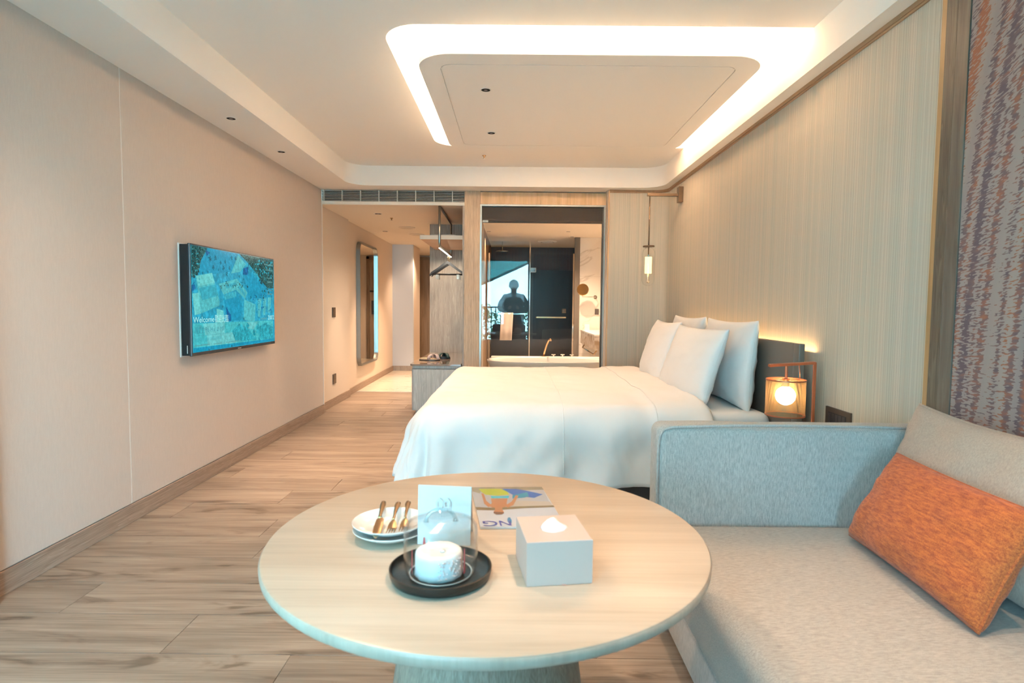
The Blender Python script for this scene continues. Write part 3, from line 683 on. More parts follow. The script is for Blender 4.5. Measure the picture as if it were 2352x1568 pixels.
for i, (x, lb) in enumerate(((.51, 'left of the three chrome handles on the tub deck'), (.625, 'middle of the three chrome handles on the tub deck'), (.74, 'right of the three chrome handles on the tub deck'))):
    t = thing('tap_handle', lb, 'tap', (x, 7.44, .56), 'chrome tub handles')
    B().lathe([(.024, 0), (.024, .006), (.012, .008), (.012, .02)], (x, 7.44, .56), 16).build('stem', CHROME, t, True, 40)
    B().box(x-.026, x+.026, 7.434, 7.446, .58, .592, bev=.002).build('lever', CHROME, t)
    B().box(x-.006, x+.006, 7.414, 7.466, .58, .592, bev=.002).build('lever', CHROME, t)
# vanity, its towel bar, soap tray items, mirror, switch
t = thing('vanity_counter', 'floating vanity block of brown veined marble at the bathroom right', 'vanity', (1.4, 8.4, .63))
B().box(1.05, 1.74, 7.6, 9.2, .63, .815, bev=.004).build('block', MARBB, t)
B().box(1.045, 1.74, 7.595, 9.2, .815, .836, bev=.003).build('top', plain('vanity_top', (.76, .70, .62), .15), t)
B().tube([(1.10, 7.72, .63), (1.06, 7.72, .57), (1.06, 9.0, .57), (1.10, 9.0, .63)], .01, 8).build('towel_bar', BRASS, t, True)
o = B().box(1.08, 1.16, 8.92, 8.93, .836, .93, rot=(.3, (1.12, 8.9, 0))).build('amenity_card', WHITE); tag(o, 'small white folded card on the vanity top', 'card')
t = thing('shaving_mirror', 'round magnifying mirror on a folding arm on the marble wall', 'mirror', (1.06, 9.1, 1.45))
B().lathe([(.0001, -.01), (.085, -.01), (.092, -.004), (.092, .006), (.0001, .01)], (1.06, 9.10, 1.455), 36, ax='y').build('mirror_glass', plain('mirror_gold', (.62, .45, .22), .08, 1), t, True, 35)
B().tube([(1.06, 9.11, 1.37), (1.06, 9.12, 1.345), (1.16, 9.16, 1.345), (1.28, 9.22, 1.345), (1.28, 9.30, 1.345)], .007, 10).build('arm', CHROME, t, True)
B().lathe([(.03, 0), (.028, -.01)], (1.28, 9.30, 1.345), 20, ax='y').build('wall_side_piece', CHROME, t, True, 40)
o = B().box(1.28, 1.34, 9.28, 9.30, 1.07, 1.16, bev=.003).build('light_switch', BRONZED); tag(o, 'dark switch plate on the marble wall behind the bathroom glass', 'switch')
# ------------------------------------------------------------------ entry: mirror, switches, door
wa, wb = Vector((-2.150, 7.59, 0)), Vector((-2.187, 10.66, 0)); wd = (wb-wa).normalized(); wn = Vector((wd.y, -wd.x, 0))
def onwall(s, d, z): return wa+wd*s+wn*d+Vector((0, 0, z))
t = thing('wall_mirror', 'tall rounded wall mirror in a dark metal frame in the entry', 'mirror', onwall(1.06, 0, .34))
po = rrect(.50, 1.62, .337, 2.06, .13, 10); pi2 = rrect(.516, 1.604, .353, 2.044, .117, 10)
V = []; F = []; n = len(po)
for P, d in ((po, .0), (po, .055), (pi2, .055), (pi2, .02)): V += [onwall(s, d, z) for s, z in P]
for k in range(3):
    for i in range(n): F.append([k*n+i, (k+1)*n+i, (k+1)*n+(i+1) % n, k*n+(i+1) % n])
obj('mirror_frame', V, F, plain('mirror_frame_metal', (.30, .31, .30), .3, .9), t, True, angle=40)
obj('mirror_glass', [onwall(s, .024, z) for s, z in pi2], [list(range(n))], plain('mirror_silver', (.86, .84, .78), .0, 1), t)
for z, h, lb, nm in ((1.10, .115, 'dark bronze light switch on the entry wall beside the corner', 'light_switch'), (.316, .115, 'dark bronze wall socket low on the entry wall, above the baseboard', 'wall_socket')):
    t = thing(nm, lb, nm.split('_')[1] if nm[0] == 'w' else 'switch', (-2.11, 6.93, z-h/2))
    B().box(-2.118, -2.108, 6.875, 6.99, z-h/2, z+h/2, bev=.002).build('plate', BRONZED, t)
    if nm[0] == 'l':
        for k in (0, 1): B().box(-2.109, -2.104, 6.895, 6.97, z-.045+k*.047, z-.005+k*.047, bev=.002).build('rocker', BRONZE, t)
    else:
        for k in (0, 1): B().box(-2.109, -2.1065, 6.905, 6.96, z-.042+k*.047, z-.008+k*.047, bev=.001).build('outlet', BRONZE, t)
dr = struct('door_1')
DO = wood('door_oak', (.13, .085, .055), (.20, .14, .09), (.27, .19, .13), 'z', .5)
B().box(-2.11, -2.05, 12.94, 13.0, 0, 2.24).build('door_frame', DO, dr); B().box(-1.22, -1.16, 12.94, 13.0, 0, 2.24).build('door_frame', DO, dr)
B().box(-2.11, -1.16, 12.94, 13.0, 2.18, 2.24).build('door_frame', DO, dr)
B().box(-2.048, -1.222, 12.955, 12.998, .005, 2.178).build('door_leaf', wood('leaf_oak', (.20, .14, .09), (.28, .20, .13), (.35, .26, .18), 'z', .5), dr)
B().box(-1.36, -1.27, 12.935, 12.955, .98, 1.28, bev=.004).build('lock_plate', BLACK, dr)
B().tube([(-1.31, 12.935, 1.05), (-1.31, 12.89, 1.05), (-1.46, 12.89, 1.05)], .012, 10).build('lever_handle', BLACK, dr, True)
B().tube([(-1.24, 12.94, 1.48), (-1.38, 12.90, 1.48)], .016, 10).build('door_guard', BRONZED, dr, True)
B().box(-1.015, -1.0, 8.2, 8.28, 1.35, 1.75).build('wall_tablet', plain('tablet_white', (.6, .56, .5), .4)); bpy.data.objects['wall_tablet']['label'] = 'slim pale panel on the corridor wall past the closet'; bpy.data.objects['wall_tablet']['category'] = 'panel'

# ------------------------------------------------------------------ closet: back boards, shelf, rail, hangers, bench
w = struct('wall_closet')
for a, c in ((-1.13, -.94), (-.94, -.75), (-.75, -.56)):
    B().box(a+.0005, c-.0005, 7.95, 8.0, 0, ZE).build('closet_board', OAKG, w)
t = thing('closet_shelf', 'wooden closet shelf with pale front edge under the ceiling', 'shelf', (-.8, 7.1, 1.917))
B().box(-1.03, -.56, 6.505, 7.76, 1.917, 1.957).build('board', wood('shelf_oak', (.42, .25, .15), (.50, .31, .19), (.57, .37, .24), 'x', .45), t)
B().box(-1.032, -.56, 6.498, 6.506, 1.915, 1.959).build('edge_strip', plain('edge_pale', (.66, .58, .50), .5), t)
o = B().box(-.94, -.66, 6.62, 6.95, 1.957, 1.985, bev=.012, seg=3).build('folded_blanket', plain('blanket_grey', (.45, .42, .38), .95), None, True); tag(o, 'flat folded grey cloth on the closet shelf', 'blanket')
t = thing('hanging_rail', 'hanging metal rail frame with lit lower bar in the closet', 'rail', (-.82, 7.1, 1.83))
B().tube([(-.81, 6.43, ZE-.014), (-.81, 6.43, 1.87), (-.81, 6.44, 1.845), (-.81, 6.465, 1.835), (-.83, 7.76, 1.835), (-.83, 7.785, 1.845), (-.83, 7.79, 1.87), (-.83, 7.79, ZE-.014)], .013, 10, closed=True).build('frame', STEELB, t, True)
B().box(-.828, -.812, 6.50, 7.72, 1.818, 1.8225).build('light_strip', emis('rail_led', (1, .90, .74), 2.2), t)
light('rail_light', 'AREA', (-.82, 7.1, 1.815), 5, (1, .85, .65), .02, 1.2)
HB = plain('hanger_black', (.006, .006, .008), .5)
def hanger(y, a, lb):
    t = thing('clothes_hanger', lb, 'hanger', (-.825, y, 1.51), 'black clip hangers on the closet rail')
    R_ = Matrix.Rotation(a, 3, 'Z'); c = Vector((-.825, y, 0)); f = lambda x, z, dy=0: c+R_@Vector((x, dy, 0))+Vector((0, 0, z))
    B().tube([f(-.012, 1.832), f(-.012, 1.846), f(0, 1.855), f(.014, 1.848), f(.014, 1.815), f(0, 1.79), f(0, 1.735)], .003, 6).build('hook', BRASS, t, True)
    b_ = B(); prof = [(-.222, 1.575, .022), (-.20, 1.602, .030), (-.12, 1.652, .032), (-.05, 1.705, .036), (0, 1.735, .038), (.05, 1.705, .036), (.12, 1.652, .032), (.20, 1.602, .030), (.222, 1.575, .022)]
    V = []; F = []
    for x, z, h in prof:
        for dz, dy in ((h/2, -.008), (h/2, .008), (-h/2, .008), (-h/2, -.008)): V.append(f(x, z+dz-.01, dy))
    for i in range(len(prof)-1):
        for q in range(4): F.append([4*i+q, 4*i+(q+1) % 4, 4*i+4+(q+1) % 4, 4*i+4+q])
    F += [[0, 3, 2, 1], [32, 33, 34, 35]]
    obj('shoulders', V, F, HB, t)
    B().tube([f(-.19, 1.583), f(.19, 1.583)], .005, 8).build('bar', HB, t, True)
    for s in (-1, 1): 
        B().add([f(s*.13+dx, z, dy) for z in (1.52, 1.575) for dy in (-.008, .008) for dx in (-.014, .014)], [[0, 2, 3, 1], [4, 5, 7, 6], [0, 1, 5, 4], [2, 6, 7, 3], [0, 4, 6, 2], [1, 3, 7, 5]]).build('clip', plain('clip_grey', (.26, .25, .23), .35, .5), t)
for y, a, lb in ((7.34, -.05, 'black hanger on the closet rail, nearest one in front'), (7.42, .10, 'black hanger on the closet rail, second from the front'), (7.50, -.12, 'black hanger on the closet rail, third from the front'), (7.57, .06, 'black hanger on the closet rail, rearmost one')):
    hanger(y, a, lb)
t = thing('closet_bench', 'grey oak closet bench with glossy top and rounded corner', 'bench', (-.83, 7.1, 0))
OB = cerused('bench_oak', (.43, .42, .40), (.64, .63, .60), 'z', 1.2)
B().prism(rrect(-1.10, -.565, 6.34, 7.945, .035, 6, (0, 0, 1, 0)), .055, .505).build('body', OB, t, angle=40)
B().prism(rrect(-1.095, -.565, 6.345, 7.945, .035, 6, (0, 0, 1, 0)), .511, .541).build('apron', OB, t, angle=40)
B().prism(rrect(-1.115, -.565, 6.325, 7.945, .04, 6, (0, 0, 1, 0)), .541, .560).build('top', plain('bench_top', (.30, .22, .17), .08, coat=.6), t, angle=40)
B().prism(rrect(-1.065, -.565, 6.375, 7.945, .035, 6, (0, 0, 1, 0)), 0, .055).build('plinth', OB, t, angle=40)
V = [(-1.075, .07), (-.60, .07), (-.60, .475), (-.645, .497), (-1.075, .497)]
o = B(); o.add([(x, 6.3365, z) for x, z in V]+[(x, 6.341, z) for x, z in V], [[0, 1, 2, 3, 4], [9, 8, 7, 6, 5]]+[[i, i+5, (i+1) % 5+5, (i+1) % 5] for i in range(5)]); o.build('drawer_front', OB, t)
def slipper(x0, x1, y, sole, strap, lb, z=.56, rot=0):
    t = thing('slipper', lb, 'slipper', ((x0+x1)/2, y, z), 'slippers on the closet bench')
    L = x1-x0; P = []
    for i in range(28):
        a = 2*PI*i/28; px = math.cos(a); w_ = .048+.008*px-.006*math.cos(2*a); P.append(((x0+x1)/2+L/2*px, y+w_*math.sin(a)))
    B().prism(P, z+.001, z+.010).build('outsole', BLACK, t)
    B().prism([((x0+x1)/2+(a-(x0+x1)/2)*.98, y+(b_-y)*.98) for a, b_ in P], z+.010, z+.026).build('footbed', sole, t)
    for dx, sgn in ((.0, 1), (.04, -1)):
        V = []; F = []; n = 12
        for i in range(n+1):
            a = PI*i/n; xx = x0+L*.62+dx+sgn*.035*math.cos(a)
            for q in (-.018, .018): V.append((xx+q, y+.053*math.cos(a), z+.015+.052*math.sin(a)))
        for i in range(n): F.append([2*i, 2*i+1, 2*i+3, 2*i+2])
        o = obj('strap', V, F, strap, t, True); md = o.modifiers.new('s', 'SOLIDIFY'); md.thickness = .005
slipper(-1.085, -.84, 6.78, plain('cork_beige', (.62, .44, .28), .7), plain('strap_pink', (.42, .32, .31), .7), 'beige slipper with greyish pink straps on the closet bench')
slipper(-1.0, -.745, 6.98, BLACK, plain('strap_green', (.02, .045, .04), .6), 'black slipper with dark green straps behind the beige slipper')

# ------------------------------------------------------------------ television
DATA = json.loads(r'''{"tv":{"leafdark":[[[3.6715,1.5624],[3.8788,1.5634],[3.7924,1.4702],[3.7592,1.3941],[3.6655,1.3554]],[[4.3252,1.564],[4.9443,1.5664],[4.9251,1.3222],[4.8131,1.319],[4.7033,1.3686],[4.6138,1.4232],[4.4717,1.4971]]],"blue":[[[3.8786,1.5579],[4.2991,1.5629],[4.3071,1.4372],[3.9467,1.3882],[3.9253,1.398],[3.7583,1.373],[3.7922,1.4649]],[[4.3744,1.4657],[4.8962,1.3213],[4.9106,1.2527],[4.4615,1.2336],[4.3845,1.3805]],[[4.0762,1.229],[4.2874,1.2677],[4.3628,1.171],[4.319,1.0735],[4.1173,1.0727],[4.0974,1.1715]],[[3.6372,0.915],[4.898,0.9066],[4.8974,0.8913],[3.6357,0.8815]]],"deep":[[[3.8466,1.5441],[3.9092,1.5282],[3.8657,1.5028]],[[3.6634,1.3065],[3.7074,1.3288],[3.7202,1.2876],[3.6616,1.2653]],[[4.1093,1.1715],[4.1799,1.1124],[4.1782,1.0711],[4.1172,1.0698]],[[4.3875,1.4574],[4.4708,1.472],[4.4543,1.4086],[4.3722,1.4105]]],"pale":[[[3.7236,1.3686],[3.9275,1.3982],[4.0231,1.2057],[4.0163,1.1802],[3.7831,1.1295]],[[4.011,1.3269],[4.2787,1.3744],[4.4464,1.2772],[4.4031,1.2298],[4.2601,1.2941],[4.0772,1.2548]],[[4.3894,1.2266],[4.5825,1.1886],[4.5623,1.0469],[4.3753,1.0771]],[[4.2984,1.5448],[4.4297,1.4879],[4.3329,1.4267],[4.1917,1.4069]],[[4.6215,1.229],[4.6906,1.2363],[4.6618,1.0881],[4.6194,1.0955]],[[4.7217,1.2334],[4.7858,1.2408],[4.7566,1.103],[4.7122,1.1037]],[[4.8103,1.2445],[4.8767,1.2488],[4.8553,1.122],[4.8058,1.1226]]],"light":[[[3.7303,1.3653],[3.9274,1.3954],[3.9631,1.3335],[3.7553,1.3033]],[[3.9771,1.1595],[4.0728,1.1458],[4.0756,1.0421],[3.9797,1.0605]],[[3.6802,1.2554],[3.7536,1.2621],[3.778,1.1296],[3.7033,1.1201]]],"mid":[[[3.7598,1.2913],[3.966,1.3225],[4.0134,1.248],[3.7969,1.215]],[[4.1035,1.3216],[4.2584,1.3478],[4.2704,1.3273],[4.1265,1.2992]],[[4.0771,1.252],[4.2623,1.2852],[4.2671,1.2433],[4.0935,1.2206]],[[4.2893,1.316],[4.3288,1.3233],[4.4074,1.2701],[4.393,1.2513]]],"band":[[[3.6437,1.0686],[4.9087,1.0589],[4.898,0.9066],[3.6371,0.914]]],"bandp":[[[3.8008,1.0648],[4.0811,1.0621],[4.084,0.9868],[3.8233,0.9883]],[[3.8442,0.9873],[4.2251,0.9921],[4.2347,0.9136],[3.8517,0.9158]],[[4.4268,1.0583],[4.6148,1.0531],[4.5384,0.9975],[4.4387,1.0078]]],"bandd":[[[4.1878,0.9997],[4.3048,1.0495],[4.4527,1.0072],[4.5648,0.9187],[4.3936,0.9161],[4.2354,0.9316]],[[4.5828,1.0022],[4.7543,1.0426],[4.9015,1.0036],[4.898,0.9066],[4.6706,0.9127]]],"palms":[[3.9021,1.4868,0.0267],[3.9754,1.4964,0.0249],[4.0454,1.4697,0.0178],[4.1101,1.4841,0.019],[4.2024,1.5191,0.0208],[4.2615,1.5209,0.0208],[3.9464,1.4351,0.0214],[4.0847,1.4383,0.0237],[4.1686,1.4436,0.0202],[4.0466,1.3038,0.0202],[4.1305,1.3978,0.0261],[3.8663,0.8846,0.0214],[4.1832,0.8871,0.0202],[4.3796,1.0813,0.0131],[4.4973,1.2435,0.0178],[4.5924,1.2526,0.0178],[4.6838,1.2626,0.0166],[4.4715,1.4908,0.0142],[4.5624,1.4333,0.0142],[4.6357,1.4049,0.0131],[4.7035,1.3719,0.0131],[4.0621,1.1716,0.0166],[3.7438,1.3827,0.0131],[3.8093,1.3889,0.0131],[3.872,1.4005,0.0131],[4.0149,1.4227,0.0131],[4.3183,1.3895,0.0154],[4.3843,1.3743,0.0131],[3.7645,1.5206,0.0237],[3.7136,1.4746,0.0297],[3.7211,1.4232,0.0273],[4.5882,1.5309,0.0261],[4.7083,1.5006,0.0261],[4.8023,1.4667,0.0261],[4.849,1.4016,0.0237],[3.7938,1.5021,0.0178]],"txt":{"welcome":[[3.6533,1.0719],[4.1291,1.0665]],"dear":[[3.6937,1.0079],[4.0555,1.0083]],"line":[[3.6929,0.9896],[4.4945,0.9865]],"become":[[3.6894,0.9532],[4.0185,0.9529]],"r2":[[3.695,0.9239],[3.8572,0.9209]],"r3":[[3.8308,0.9173],[4.3395,0.9193]],"room":[[4.6609,1.0651],[4.9039,1.0674]]},"capw":[[3.6533,1.0719],[3.6549,1.108]]},"mag":{"sea":[[[-0.116,1.6732],[0.0917,1.6879],[0.104,1.5723],[0.1139,1.5526],[-0.0961,1.533]]],"rock":[[[-0.1194,1.7044],[0.0881,1.7154],[0.0929,1.6879],[-0.0895,1.6741],[-0.0904,1.6476],[-0.113,1.6657]]],"sand":[[[0.0113,1.5899],[0.1037,1.5859],[0.1117,1.5525],[0.0022,1.5425]]],"shore":[[[-0.0968,1.5343],[-0.0485,1.5313],[0.0111,1.5428],[0.1118,1.5538],[0.1149,1.5408],[0.0331,1.5293],[-0.0478,1.5103],[-0.0918,1.5115]]],"boardy":[[[-0.0965,1.6894],[-0.0613,1.6921],[-0.0297,1.6901],[-0.0124,1.6652],[-0.0074,1.6393],[-0.0402,1.6294],[-0.0734,1.6371],[-0.0863,1.659]]],"boardb":[[[-0.0297,1.6916],[0.0116,1.693],[0.0405,1.6785],[0.0884,1.6461],[0.0624,1.614],[0.0208,1.6292],[0.002,1.6396],[-0.0148,1.669]]],"boardp":[[[0.002,1.6359],[0.0438,1.6633],[0.0488,1.6265],[0.0346,1.6153],[0.0021,1.6071]]],"short":[[[-0.0589,1.6281],[-0.0354,1.6252],[-0.0069,1.6298],[-0.0091,1.6103],[-0.0569,1.6073]]],"skin":[[[-0.058,1.6052],[-0.0118,1.6067],[-0.0137,1.5686],[-0.0111,1.5421],[-0.0243,1.532],[-0.0507,1.5312],[-0.061,1.5406],[-0.0538,1.5673]],[[-0.087,1.65],[-0.0797,1.6458],[-0.0698,1.5859],[-0.0561,1.5552],[-0.0607,1.5328],[-0.0738,1.56]],[[0.0114,1.6362],[0.0189,1.6306],[0.004,1.5505],[-0.011,1.5324],[-0.0179,1.5472],[-0.0002,1.5813]],[[-0.0454,1.5378],[-0.0255,1.5384],[-0.024,1.5161],[-0.0204,1.5005],[-0.0245,1.4863],[-0.0427,1.4858],[-0.0468,1.4998],[-0.0436,1.5155]]],"hair":[[[-0.0468,1.4998],[-0.0204,1.5005],[-0.0196,1.4901],[-0.0254,1.4802],[-0.0393,1.4798],[-0.046,1.4893]]],"board3":[[[-0.0092,1.4588],[-0.004,1.4607],[0.0003,1.4417],[-0.0,1.4191],[-0.0037,1.4135],[-0.0089,1.4272],[-0.0107,1.4442]]],"quad":[[-0.1194,1.7044],[0.0886,1.7155],[-0.075,1.3936]],"txt":[[0.0106,1.4139],[-0.0719,1.4116],[-0.0737,1.4453],[-0.0128,1.4132],[-0.0414,1.4124]]}}''')
T = DATA['tv']; XF = -2.006
t = thing('television', 'wide flat television showing a turquoise welcome screen on the left wall', 'television', (-2.04, 4.3, .86))
y0, y1, z0, z1 = 3.664, 4.948, .862, 1.567
B().box(-2.072, XF-.012, y0+.004, y1-.02, z0+.004, z1-.006, bev=.003).build('rear_housing', plain('tv_black', (.006, .006, .008), .5), t)
B().box(XF-.014, XF, y0, y1, z0, z1, bev=.003).build('bezel', plain('tv_bezel', (.035, .045, .055), .25), t)
B().box(-2.078, -2.071, y0-.003, y1-.3, z0-.004, z1+.001).build('wall_side_piece', plain('glint_edge_pale', (.7, .69, .66), .5), t)  # pale strip added to draw the glint along the rear housing edge
B().box(XF, XF+.0012, y0+.012, y1-.008, z0+.022, z1-.010).build('screen', emis('screen_base', (.018, .34, .50), .29, .3, 25), t)
SM = dict(leafdark=(.022, .115, .115), blue=(.006, .29, .46), deep=(.004, .13, .33), pale=(.075, .45, .49), light=(.13, .56, .56), mid=(.035, .38, .48), band=(.055, .46, .50), bandp=(.13, .53, .54), bandd=(.02, .36, .44))
names = list(SM); mats_ = [emis('screen_'+k, SM[k], .29, .85 if k == 'leafdark' else .38 if k in ('bandd', 'deep') else .2, 95 if k == 'leafdark' else 40) for k in names]+[emis('screen_palm', (.015, .065, .07), .27, .3, 90)]
b_ = B(); lv = XF+.0014
for k in ('blue', 'leafdark', 'deep', 'pale', 'light', 'mid', 'band', 'bandp', 'bandd'):
    for q in T[k]:
        poly_layer(b_, [(min(max(a, y0+.013), y1-.009), min(max(c, z0+.023), z1-.011)) for a, c in q], lambda p: (lv, p[0], p[1]), names.index(k)); lv += .00004
random.seed(3)
for (py, pz, pr_) in T['palms']:
    for k in range(7):
        a = 2*PI*k/7+random.random()*.5; r_ = pr_*(.7+.4*random.random())
        P = [(py, pz), (py+r_*.55*math.cos(a-.25), pz+r_*.55*math.sin(a-.25)), (py+r_*math.cos(a), pz+r_*math.sin(a)), (py+r_*.55*math.cos(a+.25), pz+r_*.55*math.sin(a+.25))]
        poly_layer(b_, [(min(max(p, y0+.014), y1-.01), min(max(q, z0+.024), z1-.012)) for p, q in P], lambda p: (lv, p[0], p[1]), 9)
lv += .0001
for cx_, cz_, r_, mi_, nn, sp in ((3.715, 1.46, .008, 0, 50, (.05, .09)), (3.72, 1.42, .006, 5, 40, (.05, .12)), (4.74, 1.46, .010, 5, 60, (.17, .08)), (4.80, 1.32, .010, 0, 30, (.10, .08)), (3.72, 1.45, .012, 9, 40, (.05, .09)), (4.78, 1.44, .013, 9, 60, (.13, .09)), (4.70, 1.20, .008, 2, 26, (.16, .07)), (4.25, 1.33, .006, 9, 40, (.22, .02)), (4.6, .98, .016, 8, 26, (.24, .06))):
    for k in range(nn):
        u_, v_ = cx_+random.uniform(-1, 1)*sp[0], cz_+random.uniform(-1, 1)*sp[1]; r2 = r_*random.uniform(.5, 1.3)
        poly_layer(b_, [(min(max(u_+r2*math.cos(2*PI*j/6), y0+.014), y1-.01), min(max(v_+r2*math.sin(2*PI*j/6)*.8, z0+.024), z1-.012)) for j in range(6)], lambda p: (lv, p[0], p[1]), mi_)
b_.build('screen_picture', mats_, t)
X2 = lv+.0008; TW = emis('screen_text_pale', (.34, .72, .68), .34); TD = emis('screen_text_dark', (.015, .20, .26), .34); TM = emis('screen_text_mid', (.03, .33, .40), .34)
fm = lambda y_, z_: frame_mat((X2, y_, z_), (0, 1, 0), (0, 0, 1))
text('screen_text', 'Welcome', .052, TW, fm(3.682, 1.073), t, .26)
text('screen_text', '歡迎光臨', .058, TW, fm(3.95, 1.070), t, .185)
text('screen_text', '親愛的', .046, TD, fm(3.70, 1.005), t, .11)
text('screen_text', 'Po Hui LI MS', .042, TD, fm(3.825, 1.010), t, .245)
B().box(X2, X2+.0002, 3.695, 4.50, .9870, .9884).build('screen_rule', TD, t)
text('screen_text', 'BECOME A NEW LIVING STYLE', .028, TM, fm(3.692, .952), t, .335)
text('screen_text', '2002', .05, TW, fm(4.80, 1.066), t, .125)
b_ = B(); random.seed(21)
for (yr, zr, wr_, hr) in ((4.745, 1.505, .165, .016), (4.775, 1.462, .13, .020), (4.80, 1.40, .085, .010), (4.80, 1.365, .10, .018), (4.805, 1.30, .09, .012), (4.80, 1.27, .09, .016), (4.665, 1.070, .11, .018), (3.70, .922, .17, .013), (3.93, .920, .10, .012), (4.10, .920, .20, .012)):
    y_ = yr
    while y_ < yr+wr_:
        w_ = random.uniform(.006, .013); h_ = hr*random.uniform(.7, 1)
        b_.add([(X2, y_, zr), (X2, y_+w_, zr), (X2, y_+w_, zr+h_*.3), (X2, y_+w_*.4, zr+h_), (X2, y_, zr+h_*.8)], [[0, 1, 2, 3, 4]]); y_ += w_+.004
b_.build('screen_small_print', emis('screen_print', (.09, .30, .31), .27), t)['kind'] = 'stuff'
B().box(XF, XF+.001, 4.28, 4.33, .868, .873).build('logo_bar', plain('logo_grey', (.4, .4, .4), .3), t)
B().box(XF-.03, XF-.026, y0-.0005, y0+.003, .88, .93).build('side_label', plain('side_label', (.5, .5, .5), .4), t)

# ------------------------------------------------------------------ pendant wall lamp
t = thing('pendant_wall_lamp', 'bronze bracket lamp hanging a clear glass capsule from the right wall', 'lamp', (1.29, 5.7, 1.40))
B().box(1.555, 1.599, 5.665, 5.735, 2.197, 2.342, bev=.002).build('wall_side_piece', BRONZE, t)
B().box(1.262, 1.56, 5.688, 5.712, 2.253, 2.281, bev=.004).build('arm', BRONZE, t)
B().tube([(1.289, 5.7, 2.255), (1.289, 5.7, 1.70)], .0065, 10).build('rod', BRONZE, t, True)
B().lathe([(.012, 1.787), (.054, 1.785), (.056, 1.779), (.054, 1.773), (.012, 1.771)], (1.289, 5.7, 0), 32).build('disc', BRONZE, t, True, 40)
prof = [(.02, 1.771)]+[(.062*math.sin(PI/2*i/8), 1.709+.062*math.cos(PI/2*i/8)) for i in range(3, 9)]+[(.062, 1.463)]+[(.062*math.cos(PI/2*i/8), 1.463-.062*math.sin(PI/2*i/8)) for i in range(1, 9)]
prof[-1] = (.0005, prof[-1][1])
B().lathe(prof, (1.289, 5.7, 0), 32, close=True).build('glass_capsule', CGLASS, t, True)
B().lathe([(.0001, 1.678), (.033, 1.678), (.033, 1.52), (.0001, 1.52)], (1.289, 5.7, 0), 24).build('diffuser_tube', emis('pendant_glow', (1, .66, .24), .85), t, True, 40)
B().lathe([(.007, 1.70), (.007, 1.678)], (1.289, 5.7, 0), 12).build('collar', CHROME, t)
B().lathe([(.009, 1.52), (.008, 1.46), (.016, 1.445), (.017, 1.437), (.0001, 1.427)], (1.289, 5.7, 0), 16).build('finial', plain('finial_gold', (.8, .7, .55), .15, .8), t, True)
light('pendant_light', 'POINT', (1.289, 5.7, 1.60), 2.2, (1, .62, .30), .033)

# ------------------------------------------------------------------ bed
t = thing('headboard', 'taupe leather headboard with warm light glowing behind it', 'headboard', (1.5, 4.28, 0))
B().box(1.492, 1.545, 3.20, 5.48, .2, .96).build('core', LEATHER, t)
B().box(1.466, 1.494, 3.082, 5.54, .2, 1.018, bev=.005, seg=3).build('padded_panel', LEATHER, t, True, 35)
B().box(1.466, 1.496, 3.018, 3.080, .2, 1.018, bev=.004, seg=3).build('side_bolster', plain('taupe_side', (.14, .122, .105), .35), t, True, 35)
light('headboard_strip', 'AREA', (1.572, 4.28, .965), 1.6, (1, .60, .26), .03, 2.35, (PI, 0, 0))
t = thing('bed', 'wide bed base with white sheeted mattress against the right wall', 'bed', (.5, 4.3, 0))
B().box(-.47, 1.455, 3.30, 5.32, .06, .27, bev=.02).build('bed_base', plain('bed_base_fabric', (.10, .095, .095), .9), t)
for x, y in ((-.35, 3.42), (1.3, 3.42), (-.35, 5.2), (1.3, 5.2)): B().lathe([(.03, 0), (.035, .06)], (x, y, 0), 16).build('foot', BLACK, t)
def soft_box(name, x0, x1, y0, y1, z0, z1, r, mat, parent, amp=.004, n=24, freq=6, puff=0):
    bm = bmesh.new(); bmesh.ops.create_cube(bm, size=1)
    for v in bm.verts: v.co = Vector(((x0+x1)/2+v.co.x*(x1-x0), (y0+y1)/2+v.co.y*(y1-y0), (z0+z1)/2+v.co.z*(z1-z0)))
    bmesh.ops.bevel(bm, geom=bm.edges[:], offset=r, segments=5, affect='EDGES', profile=.5)
    L = max(x1-x0, y1-y0)/n
    for ax, a, c in ((0, x0, x1), (1, y0, y1), (2, z0, z1)):
        k = max(1, int((c-a)/L))
        for i in range(1, k):
            nn = [0, 0, 0]; nn[ax] = 1; co = [0, 0, 0]; co[ax] = a+(c-a)*i/k
            bmesh.ops.bisect_plane(bm, geom=bm.verts[:]+bm.edges[:]+bm.faces[:], plane_co=co, plane_no=nn)
    bm.normal_update(); ctr = Vector(((x0+x1)/2, (y0+y1)/2, (z0+z1)/2))
    for v in bm.verts:
        k = noise.noise(v.co*freq)*amp
        if puff:
            u_, w_ = (v.co.x-ctr.x)/(x1-x0)*2, (v.co.y-ctr.y)/(y1-y0)*2
            if v.co.z > ctr.z: v.co.z += puff*max(0, 1-u_*u_)*max(0, 1-w_*w_)
        v.co += v.normal*k
    for f_ in bm.faces: f_.smooth = True
    V = [v.co.copy() for v in bm.verts]; F = [[v.index for v in f_.verts] for f_ in bm.faces]; bm.free()
    return obj(name, V, F, mat, parent, True)
soft_box('mattress', -.45, 1.46, 3.285, 5.33, .27, .605, .05, LINEN, t, .004)
